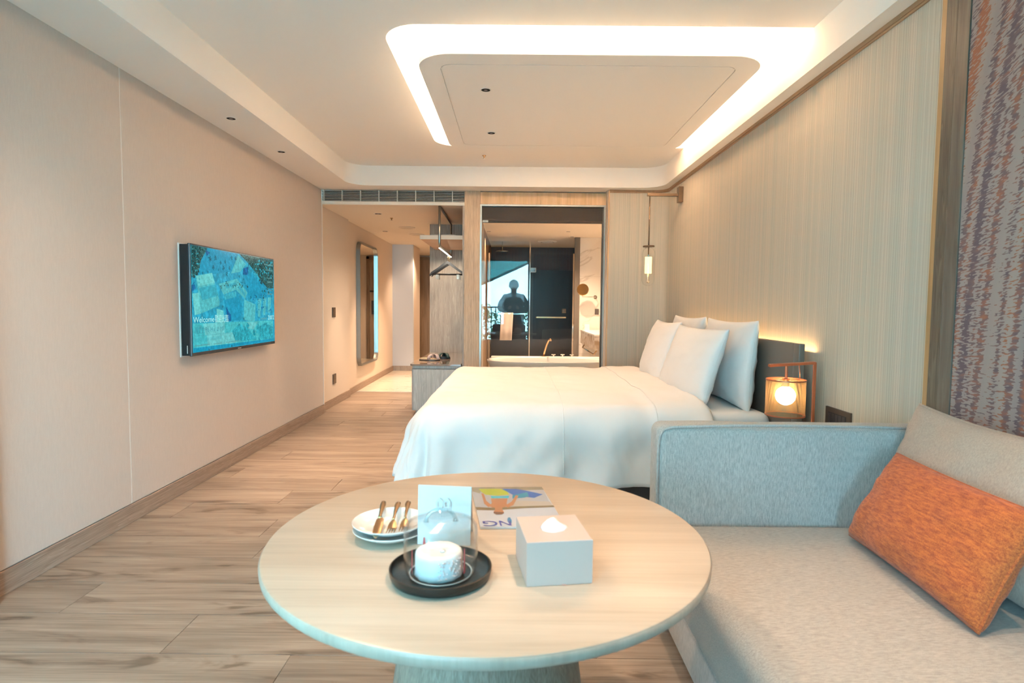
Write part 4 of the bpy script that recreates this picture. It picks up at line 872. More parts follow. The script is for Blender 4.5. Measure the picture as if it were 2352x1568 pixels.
# duvet: cloth draped over foot and both long sides
hang = .46; L_, W_ = 1.55, 1.95; xa, ya = -.44, 3.33; ztop = .640
def duvet(a, b):
    da = max(0, -a); db = max(0, -b) if b < 0 else max(0, b-W_); sgn = -1 if b < 0 else 1
    x = xa+min(max(a, 0), L_); y = ya+min(max(b, 0), W_)
    e = max(da, db); z = ztop
    if e > 0:
        q = math.hypot(da, db); nx, ny = -da/q, sgn*db/q; R = .20
        if e < R*PI/2: ow = R*math.sin(e/R)*.78; dn = R*(1-math.cos(e/R))
        else: fl_ = e-R*PI/2; ow = R*.78+fl_*(.20 if abs(nx) < .5 else .30)*(1+.0*fl_); dn = R+fl_*.97
        p_ = a*1.0 if db and not da else b if da and not db else math.atan2(db, da)*.6
        k = max(0, min(1, (e-.12)/.25))
        w_ = .024*k*math.sin(p_*13+4*noise.noise(Vector((p_*2.3, 1, 0)))+e*2.5)+.022*k*noise.noise(Vector((p_*7+e*5, e*3, 3)))+.014*k*abs(noise.noise(Vector((p_*16-e*9, e*5, 8))))
        x += nx*(ow+w_); y += ny*(ow+w_); z = ztop-dn+.0*w_
        if dn > hang-.02: z = ztop-hang
        k2 = min(1, e/.1); z -= 0
    if e == 0 or e < .12:
        u_, v_ = min(max(a/L_, 0), 1), min(max(b/W_, 0), 1); f = 1 if e == 0 else 1-e/.12
        edge = min(1, min(a+.1, b+.1, W_-b+.1)/.35) if e == 0 else .28*f
        z += .028*max(0, edge)+.010*noise.noise(Vector((x*3.2, y*3.2, 0)))+.005*noise.noise(Vector((x*9, y*7, 5)))
    z += .0045*noise.noise(Vector((x*6, y*6, z*6)))+.004*abs(noise.noise(Vector((x*7+y*5, y*9-x*3, 2))))
    # turn-down at the head end
    td = a-1.22; z += .016/(1+math.exp(-td/.012)); y += (-.012 if b < W_/2 else .012)/(1+math.exp(-td/.012)) if e > .05 else 0
    if a > L_-.06: z -= .03*((a-(L_-.06))/.06)**2
    return Vector((x, y, z))
na = [-.54+.54*i/24 for i in range(24)]+[L_*i/96 for i in range(97)]; nb = [-.54+.54*i/24 for i in range(24)]+[W_*i/84 for i in range(85)]+[W_+.54*(i+1)/24 for i in range(24)]
V = [duvet(a, b) for a in na for b in nb]; m_ = len(nb)
F = [[i*m_+j, (i+1)*m_+j, (i+1)*m_+j+1, i*m_+j+1] for i in range(len(na)-1) for j in range(m_-1)]
t2 = thing('duvet', 'white duvet draped over the bed, reflecting pale blue daylight at its side', 'duvet', (.3, 4.3, .2))
o = obj('cover', V, F, LINEN, t2, True); md = o.modifiers.new('s', 'SOLIDIFY'); md.thickness = .012; md.offset = -1
def seam(pts, name, par, r=.0022): 
    B().tube(pts, r, 6).build(name, LINEN, par, True)
seam([duvet(.72, b)+Vector((0, -.001 if b < 0 else 0, .001)) for b in [-.47+.04*i for i in range(66)]], 'seam', t2)
seam([duvet(1.235, b)+Vector((0, -.003, .002)) for b in [-.47+.04*i for i in range(66)]], 'turndown_edge', t2, .003)

def pillow(name, label, c, wdir, hdir, W2, H2, T2, mat, group=None, cat='pillow', pipe=None, conc=.07, par=None, exp=.42, wr=.010, sag=0, seed=0):
    """cushion in the plane of wdir and hdir around c; soft swell on both faces, drawn-in sides, pointed corners"""
    c = Vector(c); wv = Vector(wdir).normalized(); hv = Vector(hdir).normalized(); nv = wv.cross(hv).normalized(); hv = nv.cross(wv)
    t = thing(name, label, cat, c-hv*H2/2, group) if par is None else par
    n = 28; V = []; F = []
    def P(u, v, s):
        x = W2/2*u*(1-conc*(1-v*v)); y = H2/2*v*(1-conc*(1-u*u))-sag*(1-u*u)*(v > 0)*v
        d = T2/2*max(0, (1-u**2)*(1-v**2))**exp*(1-.12*v)
        q = c+wv*x+hv*y+nv*(d*s)
        return q+nv*s*wr*noise.noise(Vector((u*3+seed, v*3, s)))*min(1, d*30)+nv*s*wr*.6*noise.noise(Vector((u*9+seed, v*5, s)))*min(1, d*30)
    us = [math.sin(PI/2*(-1+2*i/n)) for i in range(n+1)]
    for s in (1, -1):
        k = len(V); V += [P(u, v, s) for u in us for v in us]
        for i in range(n):
            for j in range(n):
                f = [k+i*(n+1)+j, k+(i+1)*(n+1)+j, k+(i+1)*(n+1)+j+1, k+i*(n+1)+j+1]; F.append(f if s == 1 else f[::-1])
    o = obj('cover', V, F, mat, t, True)
    bm = bmesh.new(); bm.from_mesh(o.data); bmesh.ops.remove_doubles(bm, verts=bm.verts, dist=.0004)
    for f_ in bm.faces: f_.smooth = True
    bm.to_mesh(o.data); bm.free()
    if pipe:
        k = 20; e = [(-1+2*i/k, -1) for i in range(k)]+[(1, -1+2*i/k) for i in range(k)]+[(1-2*i/k, 1) for i in range(k)]+[(-1, 1-2*i/k) for i in range(k)]
        B().tube([P(u*.995, v*.995, 0)*1.0 for u, v in e], pipe, 8, closed=True).build('piping', mat, t, True)
    return t
G = 'white bed pillows leaning on the headboard'
lean = Vector((.22, 0, 1))
pillow('bed_pillow', 'rear white pillow leaning on the headboard, side nearest the lamp', (1.378, 3.80, .862), (0, 1, 0), (.08, 0, 1), .86, .53, .16, LINEN, G, pipe=.0025, seed=1, exp=.36)
pillow('bed_pillow', 'rear white pillow on the far side, mostly hidden behind the front ones', (1.375, 4.68, .868), (0, 1, 0), (.08, 0, 1), .80, .53, .16, LINEN, G, pipe=.0025, seed=2, exp=.36)
pillow('bed_pillow', 'front white pillow with a seam line, side nearest the lamp', (1.155, 3.83, .845), (-.04, 1, 0), (.30, 0, 1), .88, .48, .165, LINEN, G, pipe=.0025, seed=3, exp=.36)
pillow('bed_pillow', 'front white pillow on the far side of the bed', (1.155, 4.66, .852), (.03, 1, 0), (.30, 0, 1), .80, .50, .165, LINEN, G, pipe=.0025, seed=4, exp=.36)

# ------------------------------------------------------------------ nightstand, table lamp, wall switch panel
t = thing('nightstand', 'low dark nightstand between the bed and the grey sofa arm', 'nightstand', (1.36, 2.72, 0))
B().box(1.12, 1.56, 2.44, 2.99, .08, .48, bev=.004).build('body', OAKG, t); B().box(1.11, 1.57, 2.43, 3.0, .48, .50, bev=.003).build('top', LEATHER, t)
B().box(1.14, 1.54, 2.46, 2.97, 0, .08).build('plinth', BLACK, t)
t = thing('table_lamp', 'copper framed table lamp with round glowing bulb in a mesh drum shade', 'lamp', (1.38, 2.80, .50))
px, py = 1.463, 2.85
B().lathe([(.085, .50), (.085, .512), (.0001, .514)], (1.38, 2.80, 0), 32).build('base', COPPER, t, True, 40)
B().box(1.38, px+.005, 2.795, 2.852, .5, .511, rot=(0, (0, 0, 0))).build('base_arm', COPPER, t)
B().tube([(px, py, .50), (px, py, .932), (px, py, .937), (px-.005, py-.0025, .937), (1.175, 2.697, .937)], .0058, square=True).build('frame', COPPER, t)
cx, cy = 1.282, 2.755
B().lathe([(.006, .933), (.006, .872), (.016, .870), (.016, .866)], (cx, cy, 0), 16).build('stem', COPPER, t, True, 40)
B().lathe([(.015, .866), (.015, .835), (.012, .832)], (cx, cy, 0), 16).build('socket', plain('socket_amber', (.5, .36, .15), .4, .5), t, True, 40)
B().lathe([(.0001, .836)]+[(.0445*math.sin(PI*i/16), .790+.0445*math.cos(PI*i/16)) for i in range(1, 16)]+[(.0001, .7455)], (cx, cy, 0), 28, close=True).build('bulb', emis('bulb_glow', (1, .86, .55), 9), t, True)
# shade as an open drum with UVs
n = 64; V = []; F = []; UV = []
for j, (r_, z_) in enumerate(((.0865, .865), (.0865, .70))):
    for i in range(n+1): a = 2*PI*i/n; V.append((cx+r_*math.cos(a), cy+r_*math.sin(a), z_)); UV.append((i/n, j))
for i in range(n): F.append([i, i+1, n+1+i+1, n+1+i])
obj('shade', V, F, mesh_shade('brass_mesh', (.55, .30, .12)), t, True, uv=UV)
for z_ in (.865, .70): B().lathe([(.0855, z_-.003), (.0885, z_-.003), (.0885, z_+.003), (.0855, z_+.003), (.0855, z_-.003)], (cx, cy, 0), 48, close=True).build('shade_ring', COPPER, t, True, 30)
for k in range(3):
    a = 2*PI*k/3+.4; B().tube([(cx+.014*math.cos(a), cy+.014*math.sin(a), .862), (cx+.086*math.cos(a), cy+.086*math.sin(a), .862)], .002, 6).build('spoke', COPPER, t, True)
B().tube([(1.362, 2.798, .935), (1.366, 2.792, .868)], .0022, 6).build('tilt_rod', COPPER, t, True)
light('bulb_light', 'POINT', (cx, cy, .79), 3.0, (1, .70, .28), .0445)
t = thing('switch_panel', 'dark bedside switch and socket panel on the striped wall', 'switch', (1.595, 2.86, .58))
B().box(1.588, 1.5985, 2.752, 2.970, .585, .709, bev=.001).build('plate', BRONZED, t)
B().box(1.5865, 1.589, 2.785, 2.945, .605, .685, bev=.0005).build('inset', BLACK, t)
for k in range(5): B().box(1.585, 1.5868, 2.79+k*.031, 2.816+k*.031, .61, .68, bev=.0005).build('rocker', plain('rocker_dark', (.05, .045, .05), .3), t)

# ------------------------------------------------------------------ sofa
t = thing('sofa', 'light grey woven sofa bench with one padded arm beside the round table', 'sofa', (1.05, 1.1, 0))
B().box(.56, 1.58, .10, 2.21, .05, .194, bev=.012, seg=3).build('base', SOFAF, t, True, 35)
B().box(.60, 1.55, .15, 2.15, 0, .05).build('plinth', BLACK, t)
soft_box('seat_cushion', .535, 1.505, .08, 2.105, .200, .420, .055, SEATF, t, .0025, 28, 5, .012)
soft_box('arm', .525, 1.565, 2.105, 2.24, .06, .772, .035, SOFAF, t, .003, 22, 5)
soft_box('backrest', 1.505, 1.578, .08, 2.18, .20, .80, .035, SOFAF, t, .003, 22, 5)
PP = [(.529, 2.112, .08), (.529, 2.112, .70), (.533, 2.11, .735), (.548, 2.109, .758), (.58, 2.108, .768), (.8, 2.108, .775), (1.0, 2.108, .777), (1.25, 2.108, .775), (1.51, 2.108, .770)]
B().tube(PP, .0055, 8).build('piping', SOFAF, t, True)
B().tube([(1.51, 2.10, .795), (1.512, 1.6, .800), (1.512, 1.0, .800), (1.51, .12, .797)], .0055, 8).build('piping', SOFAF, t, True)
pillow('back_cushion', 'large light grey piped cushion leaning in the sofa corner', (1.385, 1.705, .648), (0, 1, 0), (.30, 0, 1), .76, .45, .20, CUSHF, None, 'cushion', pipe=.0055, conc=.05, exp=.33, sag=.015, seed=6)
pillow('back_cushion', 'second grey piped cushion at the right edge behind the orange one', (1.385, .95, .648), (0, 1, 0), (.30, 0, 1), .72, .45, .20, CUSHF, None, 'cushion', pipe=.0055, conc=.05, exp=.33, seed=8)
pillow('lumbar_pillow', 'rectangular burnt orange woven lumbar pillow lying on the grey sofa', (1.190, 1.64, .582), (-.06, -1, -.0), (.50, 0, 1), .60, .315, .15, ORANGE, None, 'pillow', pipe=.0045, conc=.045, exp=.36, wr=.008, seed=9)
# ------------------------------------------------------------------ round table
TZ = .66; tx, ty, tr = -.0546, 1.380, .506
t = thing('round_table', 'round pale oak table with a thick drum pedestal in the foreground', 'table', (tx, ty, 0))
B().lathe([(.0001, TZ), (tr-.006, TZ), (tr-.002, TZ-.0015), (tr, TZ-.005), (tr-.001, TZ-.018), (tr-.010, TZ-.0265), (tr-.03, TZ-.028), (.0001, TZ-.028)], (tx, ty, 0), 128, close=True).build('table_top', TABLEW, t, True, 35)
B().lathe([(tr-.0005, TZ-.0035), (tr+.0012, TZ-.006), (tr+.0002, TZ-.0185), (tr-.004, TZ-.024)], (tx, ty, 0), 128, close=True).build('edge_band', wood('edge_oak', (.40, .33, .26), (.47, .40, .32), (.52, .45, .37), 'z', .35, contrast=.5), t, True)
B().lathe([(.265, 0), (.262, .02), (.205, .46), (.185, .55), (.17, TZ-.028)], (tx, ty, 0), 96).build('pedestal', cerused('pedestal_oak', (.30, .24, .18), (.50, .43, .36), 'z', 1.5), t, True, 40)

# tissue box
bx = (.0845, 1.181); ra = math.radians(8.2)
t = thing('tissue_box', 'pale square leather tissue box on the round table', 'tissue box', (*bx, TZ))
BOXM = plain('box_leather', (.54, .435, .39), .5, bump=.1, bscale=900)
b_ = B(); h = .0875; hw, hd = .065, .070; nh = 32; RZ = Matrix.Rotation(ra, 3, 'Z'); bc = Vector((*bx, 0))
sq = [(hw, -hd), (hw, hd), (-hw, hd), (-hw, -hd)]
def sqp(a):  # point on rectangle at angle a
    k = min(hw/max(1e-9, abs(math.cos(a))), hd/max(1e-9, abs(math.sin(a)))); return (k*math.cos(a), k*math.sin(a))
angs = sorted(set([2*PI*i/nh for i in range(nh)]+[math.atan2(y_, x_) % (2*PI) for x_, y_ in sq]))
outer = [sqp(a) for a in angs]; inner = [(.0265*math.cos(a), .0265*math.sin(a)) for a in angs]; n = len(angs)
V = []
for P, z_ in ((outer, TZ+.001), (outer, TZ+h-.0012), ([(x_*.985, y_*.985) for x_, y_ in outer], TZ+h), (inner, TZ+h), (inner, TZ+h-.006), ([(x_*1.6, y_*1.6) for x_, y_ in inner], TZ+h-.006)):
    V += [bc+RZ@Vector((x_, y_, z_)) for x_, y_ in P]
F = [[k*n+i, k*n+(i+1) % n, (k+1)*n+(i+1) % n, (k+1)*n+i] for k in range(5) for i in range(n)]+[list(range(n))[::-1]]
obj('body', V, F, BOXM, t)
V = []; F = []; nn = 20
for j in range(7):
    r_ = .030*(1-j/6)**.75+.0005; zz = TZ+h-.004+.024*(j/6)
    for i in range(nn):
        a = 2*PI*i/nn; k = 1+.16*math.sin(3*a+1+j*.2)*(1-j/8); V.append(bc+Vector((r_*k*math.cos(a)*(.92 if j == 0 else 1), r_*k*math.sin(a)*.8, zz+.0025*math.sin(4*a+j))))
for j in range(6):
    for i in range(nn): F.append([j*nn+i, j*nn+(i+1) % nn, (j+1)*nn+(i+1) % nn, (j+1)*nn+i])
F.append([6*nn+i for i in range(nn)])
o = obj('tissue', V, F, plain('tissue_white', (.85, .85, .86), .9), None, True); tag(o, 'white tissue poking out of the round opening of the tissue box', 'tissue')
B().add([bc+RZ@Vector(p) for p in ((.004, -hd-.004, TZ+.0012), (.012, -hd-.0045, TZ+.0012), (.012, -hd+.004, TZ+.0025), (.004, -hd+.004, TZ+.0025))], [[0, 1, 2, 3]]).build('pull_tab', plain('tab_pink', (.55, .38, .34), .7), t)

# dark plate, cake, glass cloche
pc = (-.140, 1.145)
t = thing('dark_plate', 'round black metal plate under the glass cloche', 'plate', (*pc, TZ))
B().lathe([(.0001, TZ+.001), (.088, TZ+.001), (.097, TZ+.004), (.1005, TZ+.012), (.1015, TZ+.022), (.0985, TZ+.0225), (.0965, TZ+.013), (.090, TZ+.008), (.0001, TZ+.007)], (*pc, 0), 72, close=True).build('dish', plain('plate_black', (.035, .032, .028), .32, .5, bump=.15, bscale=120), t, True, 50)
t = thing('cake', 'small round white cream cake inside the glass cloche', 'cake', (*pc, TZ+.007))
CR = plain('whipped_cream', (.80, .78, .74), .5, bump=.9, bscale=140); CRB = plain('cream_side', (.80, .80, .79), .55, bump=.3, bscale=60)
V = []; F = []; n = 56; prof = [(.047, .0), (.0485, .003), (.0475, .010), (.0468, .025), (.0466, .038), (.0455, .0445), (.041, .0475), (.030, .046), (.015, .0445), (.0001, .044)]
for r_, z_ in prof:
    for i in range(n):
        a = 2*PI*i/n; k = 1+.02*noise.noise(Vector((math.cos(a)*3, math.sin(a)*3, z_*60)))+(.015*math.sin(a*13) if z_ < .004 else 0)
        V.append((pc[0]-.004+r_*k*math.cos(a), pc[1]+r_*k*math.sin(a), TZ+.0075+z_+.0016*noise.noise(Vector((r_*70*math.cos(a), r_*70*math.sin(a), 2)))*(z_ > .04)))
for j in range(len(prof)-1):
    for i in range(n): F.append([j*n+i, j*n+(i+1) % n, (j+1)*n+(i+1) % n, (j+1)*n+i])
obj('cream', V, F, CRB, t, True)
random.seed(11); b_ = B()
for k in range(60):
    a = math.radians(random.uniform(-85, -20)); z_ = TZ+.012+random.random()*.040*(1-abs(a+.9)*.3); r_ = .0475
    c = Vector((pc[0]-.004+r_*math.cos(a), pc[1]+r_*math.sin(a), z_)); s_ = random.uniform(.0014, .003)
    b_.lathe([(.0001, -s_), (s_, 0), (.0001, s_)], c, 6, close=True)
b_.build('crumb_decoration', plain('pink_crumbs', (.70, .58, .56), .6), t)['kind'] = 'stuff'
RB = plain('red_ribbon', (.62, .07, .08), .35)
for a, z0_, z1_, wv_ in ((-.18, .004, .052, .005), (PI+.12, .0, .048, .0022), (2.3, .03, .055, .004)):
    r_ = .052; tgt = Vector((-math.sin(a), math.cos(a), 0))*wv_; c = Vector((pc[0]-.004+r_*math.cos(a), pc[1]+r_*math.sin(a), TZ+.008)); out_ = Vector((math.cos(a), math.sin(a), 0))*.0012
    V = [c+tgt*s_+Vector((0, 0, z_))+out_*q for q in (0, 1) for s_, z_ in ((-1, z0_), (1, z0_), (.3, z1_), (-.3, z1_))]
    obj('ribbon', V, [[0, 1, 2, 3], [7, 6, 5, 4], [0, 4, 5, 1], [1, 5, 6, 2], [2, 6, 7, 3], [3, 7, 4, 0]], RB, t)
B().lathe([(.0001, 0), (.006, .0), (.005, .003), (.0001, .004)], (pc[0]+.004, pc[1]-.004, TZ+.0525), 12, close=True).build('cream_dot', CR, t, True)
t = thing('glass_cloche', 'clear glass dome with a looped handle covering the cake', 'cloche', (*pc, TZ+.008))
def dome(R, z0_, z1_, rr_):
    P = [(.062*R/.0725, z0_), (.068*R/.0725, z0_+.006), (R*.985, z0_+.020), (R, z0_+.036), (R*1.0, z1_-.028), (R*.975, z1_-.010)]
    P += [(R*.97-rr_+rr_*math.cos(PI/2*i/6), z1_-rr_+rr_*math.sin(PI/2*i/6)) for i in range(1, 7)]
    return P+[(.0001, z1_+.001)]
OUT = dome(.0735, TZ+.0085, TZ+.112, .012); INN = [(max(.0001, r_-.0022), z_-(.002 if k > 4 else 0)) for k, (r_, z_) in enumerate(OUT)]
B().lathe(INN[::-1]+OUT, (*pc, 0), 72, close=True).build('dome', CGLASS, t, True)
B().lathe([(.0625, TZ+.0085), (.0625, TZ+.0105), (.060, TZ+.0105), (.060, TZ+.0085), (.0625, TZ+.0085)], (*pc, 0), 64, close=True).build('dome_rim', plain('rim_glass', (.75, .8, .8), .05, .2), t, True)
hd_ = Vector((1, .12, 0)).normalized()
B().tube([Vector((*pc, TZ+.112))+hd_*(.029*math.cos(a))+Vector((0, 0, .024*math.sin(a))) for a in [PI*i/16 for i in range(17)]], .0038, 10).build('loop_handle', glass('handle_glass', (.90, .95, .96), .06, .04), t, True)
for s_ in (-1, 1): B().lathe([(.0001, -.001), (.006, 0), (.0045, .004), (.0001, .006)], Vector((*pc, TZ+.112))+hd_*.029*s_, 12, close=True).build('handle_foot', glass('foot_glass', (.90, .95, .96), .06, .04), t, True)

# stacked white plates and cutlery
wp = (-.286, 1.355)
for k, (dx, dy, lb) in enumerate(((.004, -.006, 'lower of the two stacked white plates'), (0, .002, 'upper of the two stacked white plates, holding the cutlery'))):
    z_ = TZ+k*.0125; c = (wp[0]+dx, wp[1]+dy, 0)
    t = thing('white_plate', lb, 'plate', (c[0], c[1], z_), 'stacked white plates')
    B().lathe([(.0001, z_+.001), (.045, z_+.001), (.060, z_+.004), (.083, z_+.0175), (.087, z_+.021), (.0865, z_+.0225), (.080, z_+.019), (.058, z_+.0085), (.0001, z_+.0065)], c, 72, close=True).build('dish', plain('porcelain', (.82, .81, .79), .12, coat=.5), t, True, 60)
KM = plain('cutlery_gold', (.50, .36, .22), .22, 1)
def ribbon3(name, cl, widths, th, parent, mat=KM):
    """flat tapering bar along a centre line"""
    cl = [Vector(p) for p in cl]; V = []; F = []
    for i, p in enumerate(cl):
        d = (cl[min(i+1, len(cl)-1)]-cl[max(i-1, 0)]).normalized(); s_ = d.cross(Vector((0, 0, 1))).normalized(); u_ = s_.cross(d)
        w_ = widths[i]; hh = th[i] if isinstance(th, (list, tuple)) else th
        for a in range(8):
            q = 2*PI*a/8; V.append(p+s_*w_*math.cos(q)+u_*hh*math.sin(q))
    for i in range(len(cl)-1):
        for q in range(8): F.append([8*i+q, 8*i+(q+1) % 8, 8*i+8+(q+1) % 8, 8*i+8+q])
    F += [list(range(8))[::-1], [8*(len(cl)-1)+q for q in range(8)]]
    return obj(name, V, F, mat, parent, True, angle=60)
def lerp(a, b_, k): return Vector(a)*(1-k)+Vector(b_)*k
A, Bq = Vector((-.325, 1.470, .700)), Vector((-.300, 1.262, .688))
t = thing('table_knife', 'bronze toned table knife on the upper white plate', 'knife', lerp(A, Bq, .5)-Vector((0, 0, .005)))
ribbon3('handle', [lerp(A, Bq, k) for k in (0, .03, .12, .25, .40, .47)], [.003, .0065, .0075, .0055, .004, .0045], [.002, .0045, .005, .004, .003, .0025], t)
ribbon3('blade', [lerp(A, Bq, k)+Vector((.002, 0, 0)) for k in (.47, .52, .70, .86, .95, 1.0)], [.0045, .0085, .0105, .0095, .006, .001], .0009, t)
for A, Bq, lb in (((-.286, 1.462, .702), (-.272, 1.290, .687), 'dessert fork on the white plate, next to the knife'), ((-.262, 1.470, .702), (-.244, 1.296, .689), 'dessert fork on the white plate, nearest the glass cloche')):
    A, Bq = Vector(A), Vector(Bq); d = (Bq-A).normalized(); s_ = d.cross(Vector((0, 0, 1))).normalized()
    t = thing('dessert_fork', lb, 'fork', lerp(A, Bq, .5)-Vector((0, 0, .006)), 'dessert forks')
    ribbon3('handle', [lerp(A, Bq, k)+Vector((0, 0, .004*math.sin(PI*k*1.2))) for k in (0, .03, .12, .3, .48, .60)], [.003, .0062, .0072, .0048, .0028, .003], [.0015, .002, .0022, .0018, .0016, .0014], t)
    ribbon3('head', [lerp(A, Bq, k)+Vector((0, 0, z_)) for k, z_ in ((.60, .0015), (.66, -.001), (.74, -.003), (.80, -.003))], [.003, .008, .0105, .0105], .001, t)
    for q in (-1.5, -.5, .5, 1.5):
        ribbon3('tine', [lerp(A, Bq, k)+s_*q*.0058+Vector((0, 0, z_)) for k, z_ in ((.79, -.003), (.88, -.002), (1.0, .003))], [.0019, .0017, .0008], .0009, t)

# folded card
t = thing('tent_card', 'pale blue-white folded card standing behind the glass cloche', 'card', (-.150, 1.325, TZ))
CM = plain('card_white', (.66, .68, .68), .6)
b_ = B()
for f0, f1 in ((1.300, 1.318), (1.385, 1.320)):
    V = [(-.212, f0+.01*0, TZ+.0005), (-.092, f0-.006, TZ+.0005), (-.0915, f1-.006, TZ+.129), (-.2125, f1, TZ+.131)]
    V2 = [(x, y+.0012, z) for x, y, z in V]
    b_.add(V+V2, [[0, 1, 2, 3], [7, 6, 5, 4], [0, 4, 5, 1], [1, 5, 6, 2], [2, 6, 7, 3], [3, 7, 4, 0]])
b_.build('leaf', CM, t)
Mx = frame_mat((-.172, 1.3055, TZ+.082), (1, -.05, 0), (0, .14, 1)); Mx.translation += Vector((0, -.002, 0))
text('emblem', '○○', .028, plain('emblem_grey', (.60, .64, .64), .5), Mx, t, .034, off=-.004)

# magazine
t = thing('magazine', 'upside-down magazine with a surfer photo cover on the round table', 'magazine', (.009, 1.555, TZ))
q0 = Vector((-.1194, 1.7044, 0)); ex = Vector((.2080, .0111, 0)); ey = Vector((.0444, -.3108, 0))
zM = TZ+.0055
V = [q0, q0+ex, q0+ex+ey, q0+ey]
b_ = B(); b_.add([(v.x, v.y, z_) for z_ in (TZ+.0008, zM-.0003) for v in V], [[0, 1, 2, 3], [7, 6, 5, 4], [0, 4, 5, 1], [1, 5, 6, 2], [2, 6, 7, 3], [3, 7, 4, 0]]).build('pages', plain('magazine_pages', (.62, .62, .62), .6), t)
B().add([(v.x, v.y, z_) for z_ in (zM-.0003, zM) for v in V], [[0, 1, 2, 3], [7, 6, 5, 4], [0, 4, 5, 1], [1, 5, 6, 2], [2, 6, 7, 3], [3, 7, 4, 0]]).build('cover', plain('cover_sky', (.44, .48, .55), .25, coat=.4), t)
MG = DATA['mag']; MC = dict(sea=(.33, .36, .41), rock=(.24, .22, .17), sand=(.38, .36, .33), shore=(.16, .13, .08), boardy=(.33, .40, .04), boardb=(.02, .12, .42), boardp=(.02, .22, .36), short=(.03, .38, .50), skin=(.36, .17, .09), hair=(.16, .07, .04), board3=(.03, .20, .42))
nm = list(MC); b_ = B(); lz = zM+.00012
for k in nm:
    for q in MG[k]: poly_layer(b_, q, lambda p: (p[0], p[1], lz), nm.index(k)); lz += .00002
b_.build('cover_photo', [plain('print_'+k, MC[k], .25, coat=.4) for k in nm], t)
INK = plain('print_ink', (.04, .06, .30), .4)
u_ = -ex.normalized(); v_ = ey.normalized()*1.0
base = Vector((-.0700, 1.4455, lz+.0003))
mk_ = lambda p: frame_mat(p, u_, v_)
text('title_letter', 'G', .050, INK, mk_(q0+ex*.225+ey*.875+Vector((0, 0, lz+.0003))), t, .036)
text('title_letter', 'N', .050, INK, mk_(q0+ex*.385+ey*.872+Vector((0, 0, lz+.0003))), t, .028)
text('title_letter', 'Z', .050, INK, mk_(q0+ex*.60+ey*.868+Vector((0, 0, lz+.0003))), t, .030)

# ------------------------------------------------------------------ behind the camera: photographer, armchair, balcony door and what it shows
SUIT = plain('dark_suit', (.018, .018, .022), .85); SKIN = plain('skin', (.45, .27, .18), .6); HAIR = plain('hair_black', (.012, .010, .010), .7)
def skin_body(name, verts, edges, radii, mat, parent, root=0, sub=2):
    off = wl(parent); me = bpy.data.meshes.new(name); me.from_pydata([Vector(v)-off for v in verts], edges, []); me.materials.append(mat)
    o = bpy.data.objects.new(name, me); COL.objects.link(o); o.parent = parent
    s_ = o.modifiers.new('skin', 'SKIN'); s_.use_smooth_shade = True; s_.use_x_symmetry = False
    for v, r_ in zip(me.skin_vertices[0].data, radii): v.radius = r_ if isinstance(r_, tuple) else (r_, r_); v.use_root = False
    me.skin_vertices[0].data[root].use_root = True
    o.modifiers.new('sub', 'SUBSURF').levels = sub; o.modifiers['sub'].render_levels = sub
    return o
yb = -.46
t = thing('person', 'person in a dark suit holding a camera, reflected in the bathroom glass', 'person', (0, yb, 0))
Vb = [(0, yb, .92), (0, yb, 1.05), (0, yb+.01, 1.20), (0, yb+.01, 1.34), (0, yb, 1.43), (0, yb+.01, 1.50)]; Eb = [(0, 1), (1, 2), (2, 3), (3, 4), (4, 5)]; Rb = [(.26, .15), (.25, .14), (.25, .14), (.25, .13), (.16, .10), (.09, .08)]
for s_ in (-1, 1):
    k = len(Vb); Vb += [(s_*.20, yb, 1.40), (s_*.275, yb+.02, 1.26), (s_*.32, yb+.06, 1.12), (s_*.21, yb+.20, 1.09), (s_*.115, yb+.30, 1.13)]
    Eb += [(3, k), (k, k+1), (k+1, k+2), (k+2, k+3), (k+3, k+4)]; Rb += [.095, .08, .068, .055, .042]
    k = len(Vb); Vb += [(s_*.11, yb, .80), (s_*.12, yb+.01, .48), (s_*.125, yb-.01, .10)]; Eb += [(0, k), (k, k+1), (k+1, k+2)]; Rb += [.125, .10, .08]
skin_body('suit', Vb, Eb, Rb, SUIT, t)
for s_ in (-1, 1):
    soft_box('shoe', s_*.115-.045, s_*.115+.045, yb-.08, yb+.19, .0, .085, .035, BLACK, t, 0, 6)
    w0 = Vector((s_*.112, yb+.305, 1.135)); c = Vector((s_*.082, yb+.375, 1.16))
    Vh = [w0, (w0+c)/2, c]; Eh = [(0, 1), (1, 2)]; Rh = [.024, .032, .034]
    for q in range(4):
        k = len(Vh); f0 = c+Vector((0, .018, .028-.019*q)); ln = (.9, 1.0, .95, .75)[q]
        Vh += [f0, f0+Vector((-s_*.012, .030*ln, .001)), f0+Vector((-s_*.035*ln, .034*ln, 0))]; Eh += [(2, k), (k, k+1), (k+1, k+2)]; Rh += [.010, .009, .008]
    k = len(Vh); Vh += [c+Vector((-s_*.005, -.02, .026)), c+Vector((-s_*.03, -.026, .036))]; Eh += [(1, k), (k, k+1)]; Rh += [.011, .009]
    skin_body('hand', Vh, Eh, Rh, SKIN, t, 2, 1)
B().lathe([(.075, 1.42), (.062, 1.50), (.060, 1.60)], (0, yb+.005, 0), 20).build('neck', SKIN, t, True)
hd0 = Vector((0, yb+.02, 1.635)); V = []; F = []; n1, n2 = 24, 18
def headpt(a, b_):
    d = Vector((math.cos(b_)*math.cos(a), math.cos(b_)*math.sin(a), math.sin(b_))); p = Vector((d.x*.092, d.y*.102, d.z*.120))
    if d.z < -.2: p.x *= 1-.28*(-d.z-.2); p.y *= 1-.15*(-d.z-.2)
    if d.y > .85: p.y += .016*math.exp(-((d.x/.14)**2+((d.z+.05)/.22)**2))
    for ex_ in (-.34, .34):
        if d.y > .5: p.y -= .007*math.exp(-(((d.x-ex_)/.13)**2+((d.z-.10)/.09)**2))
    return hd0+p
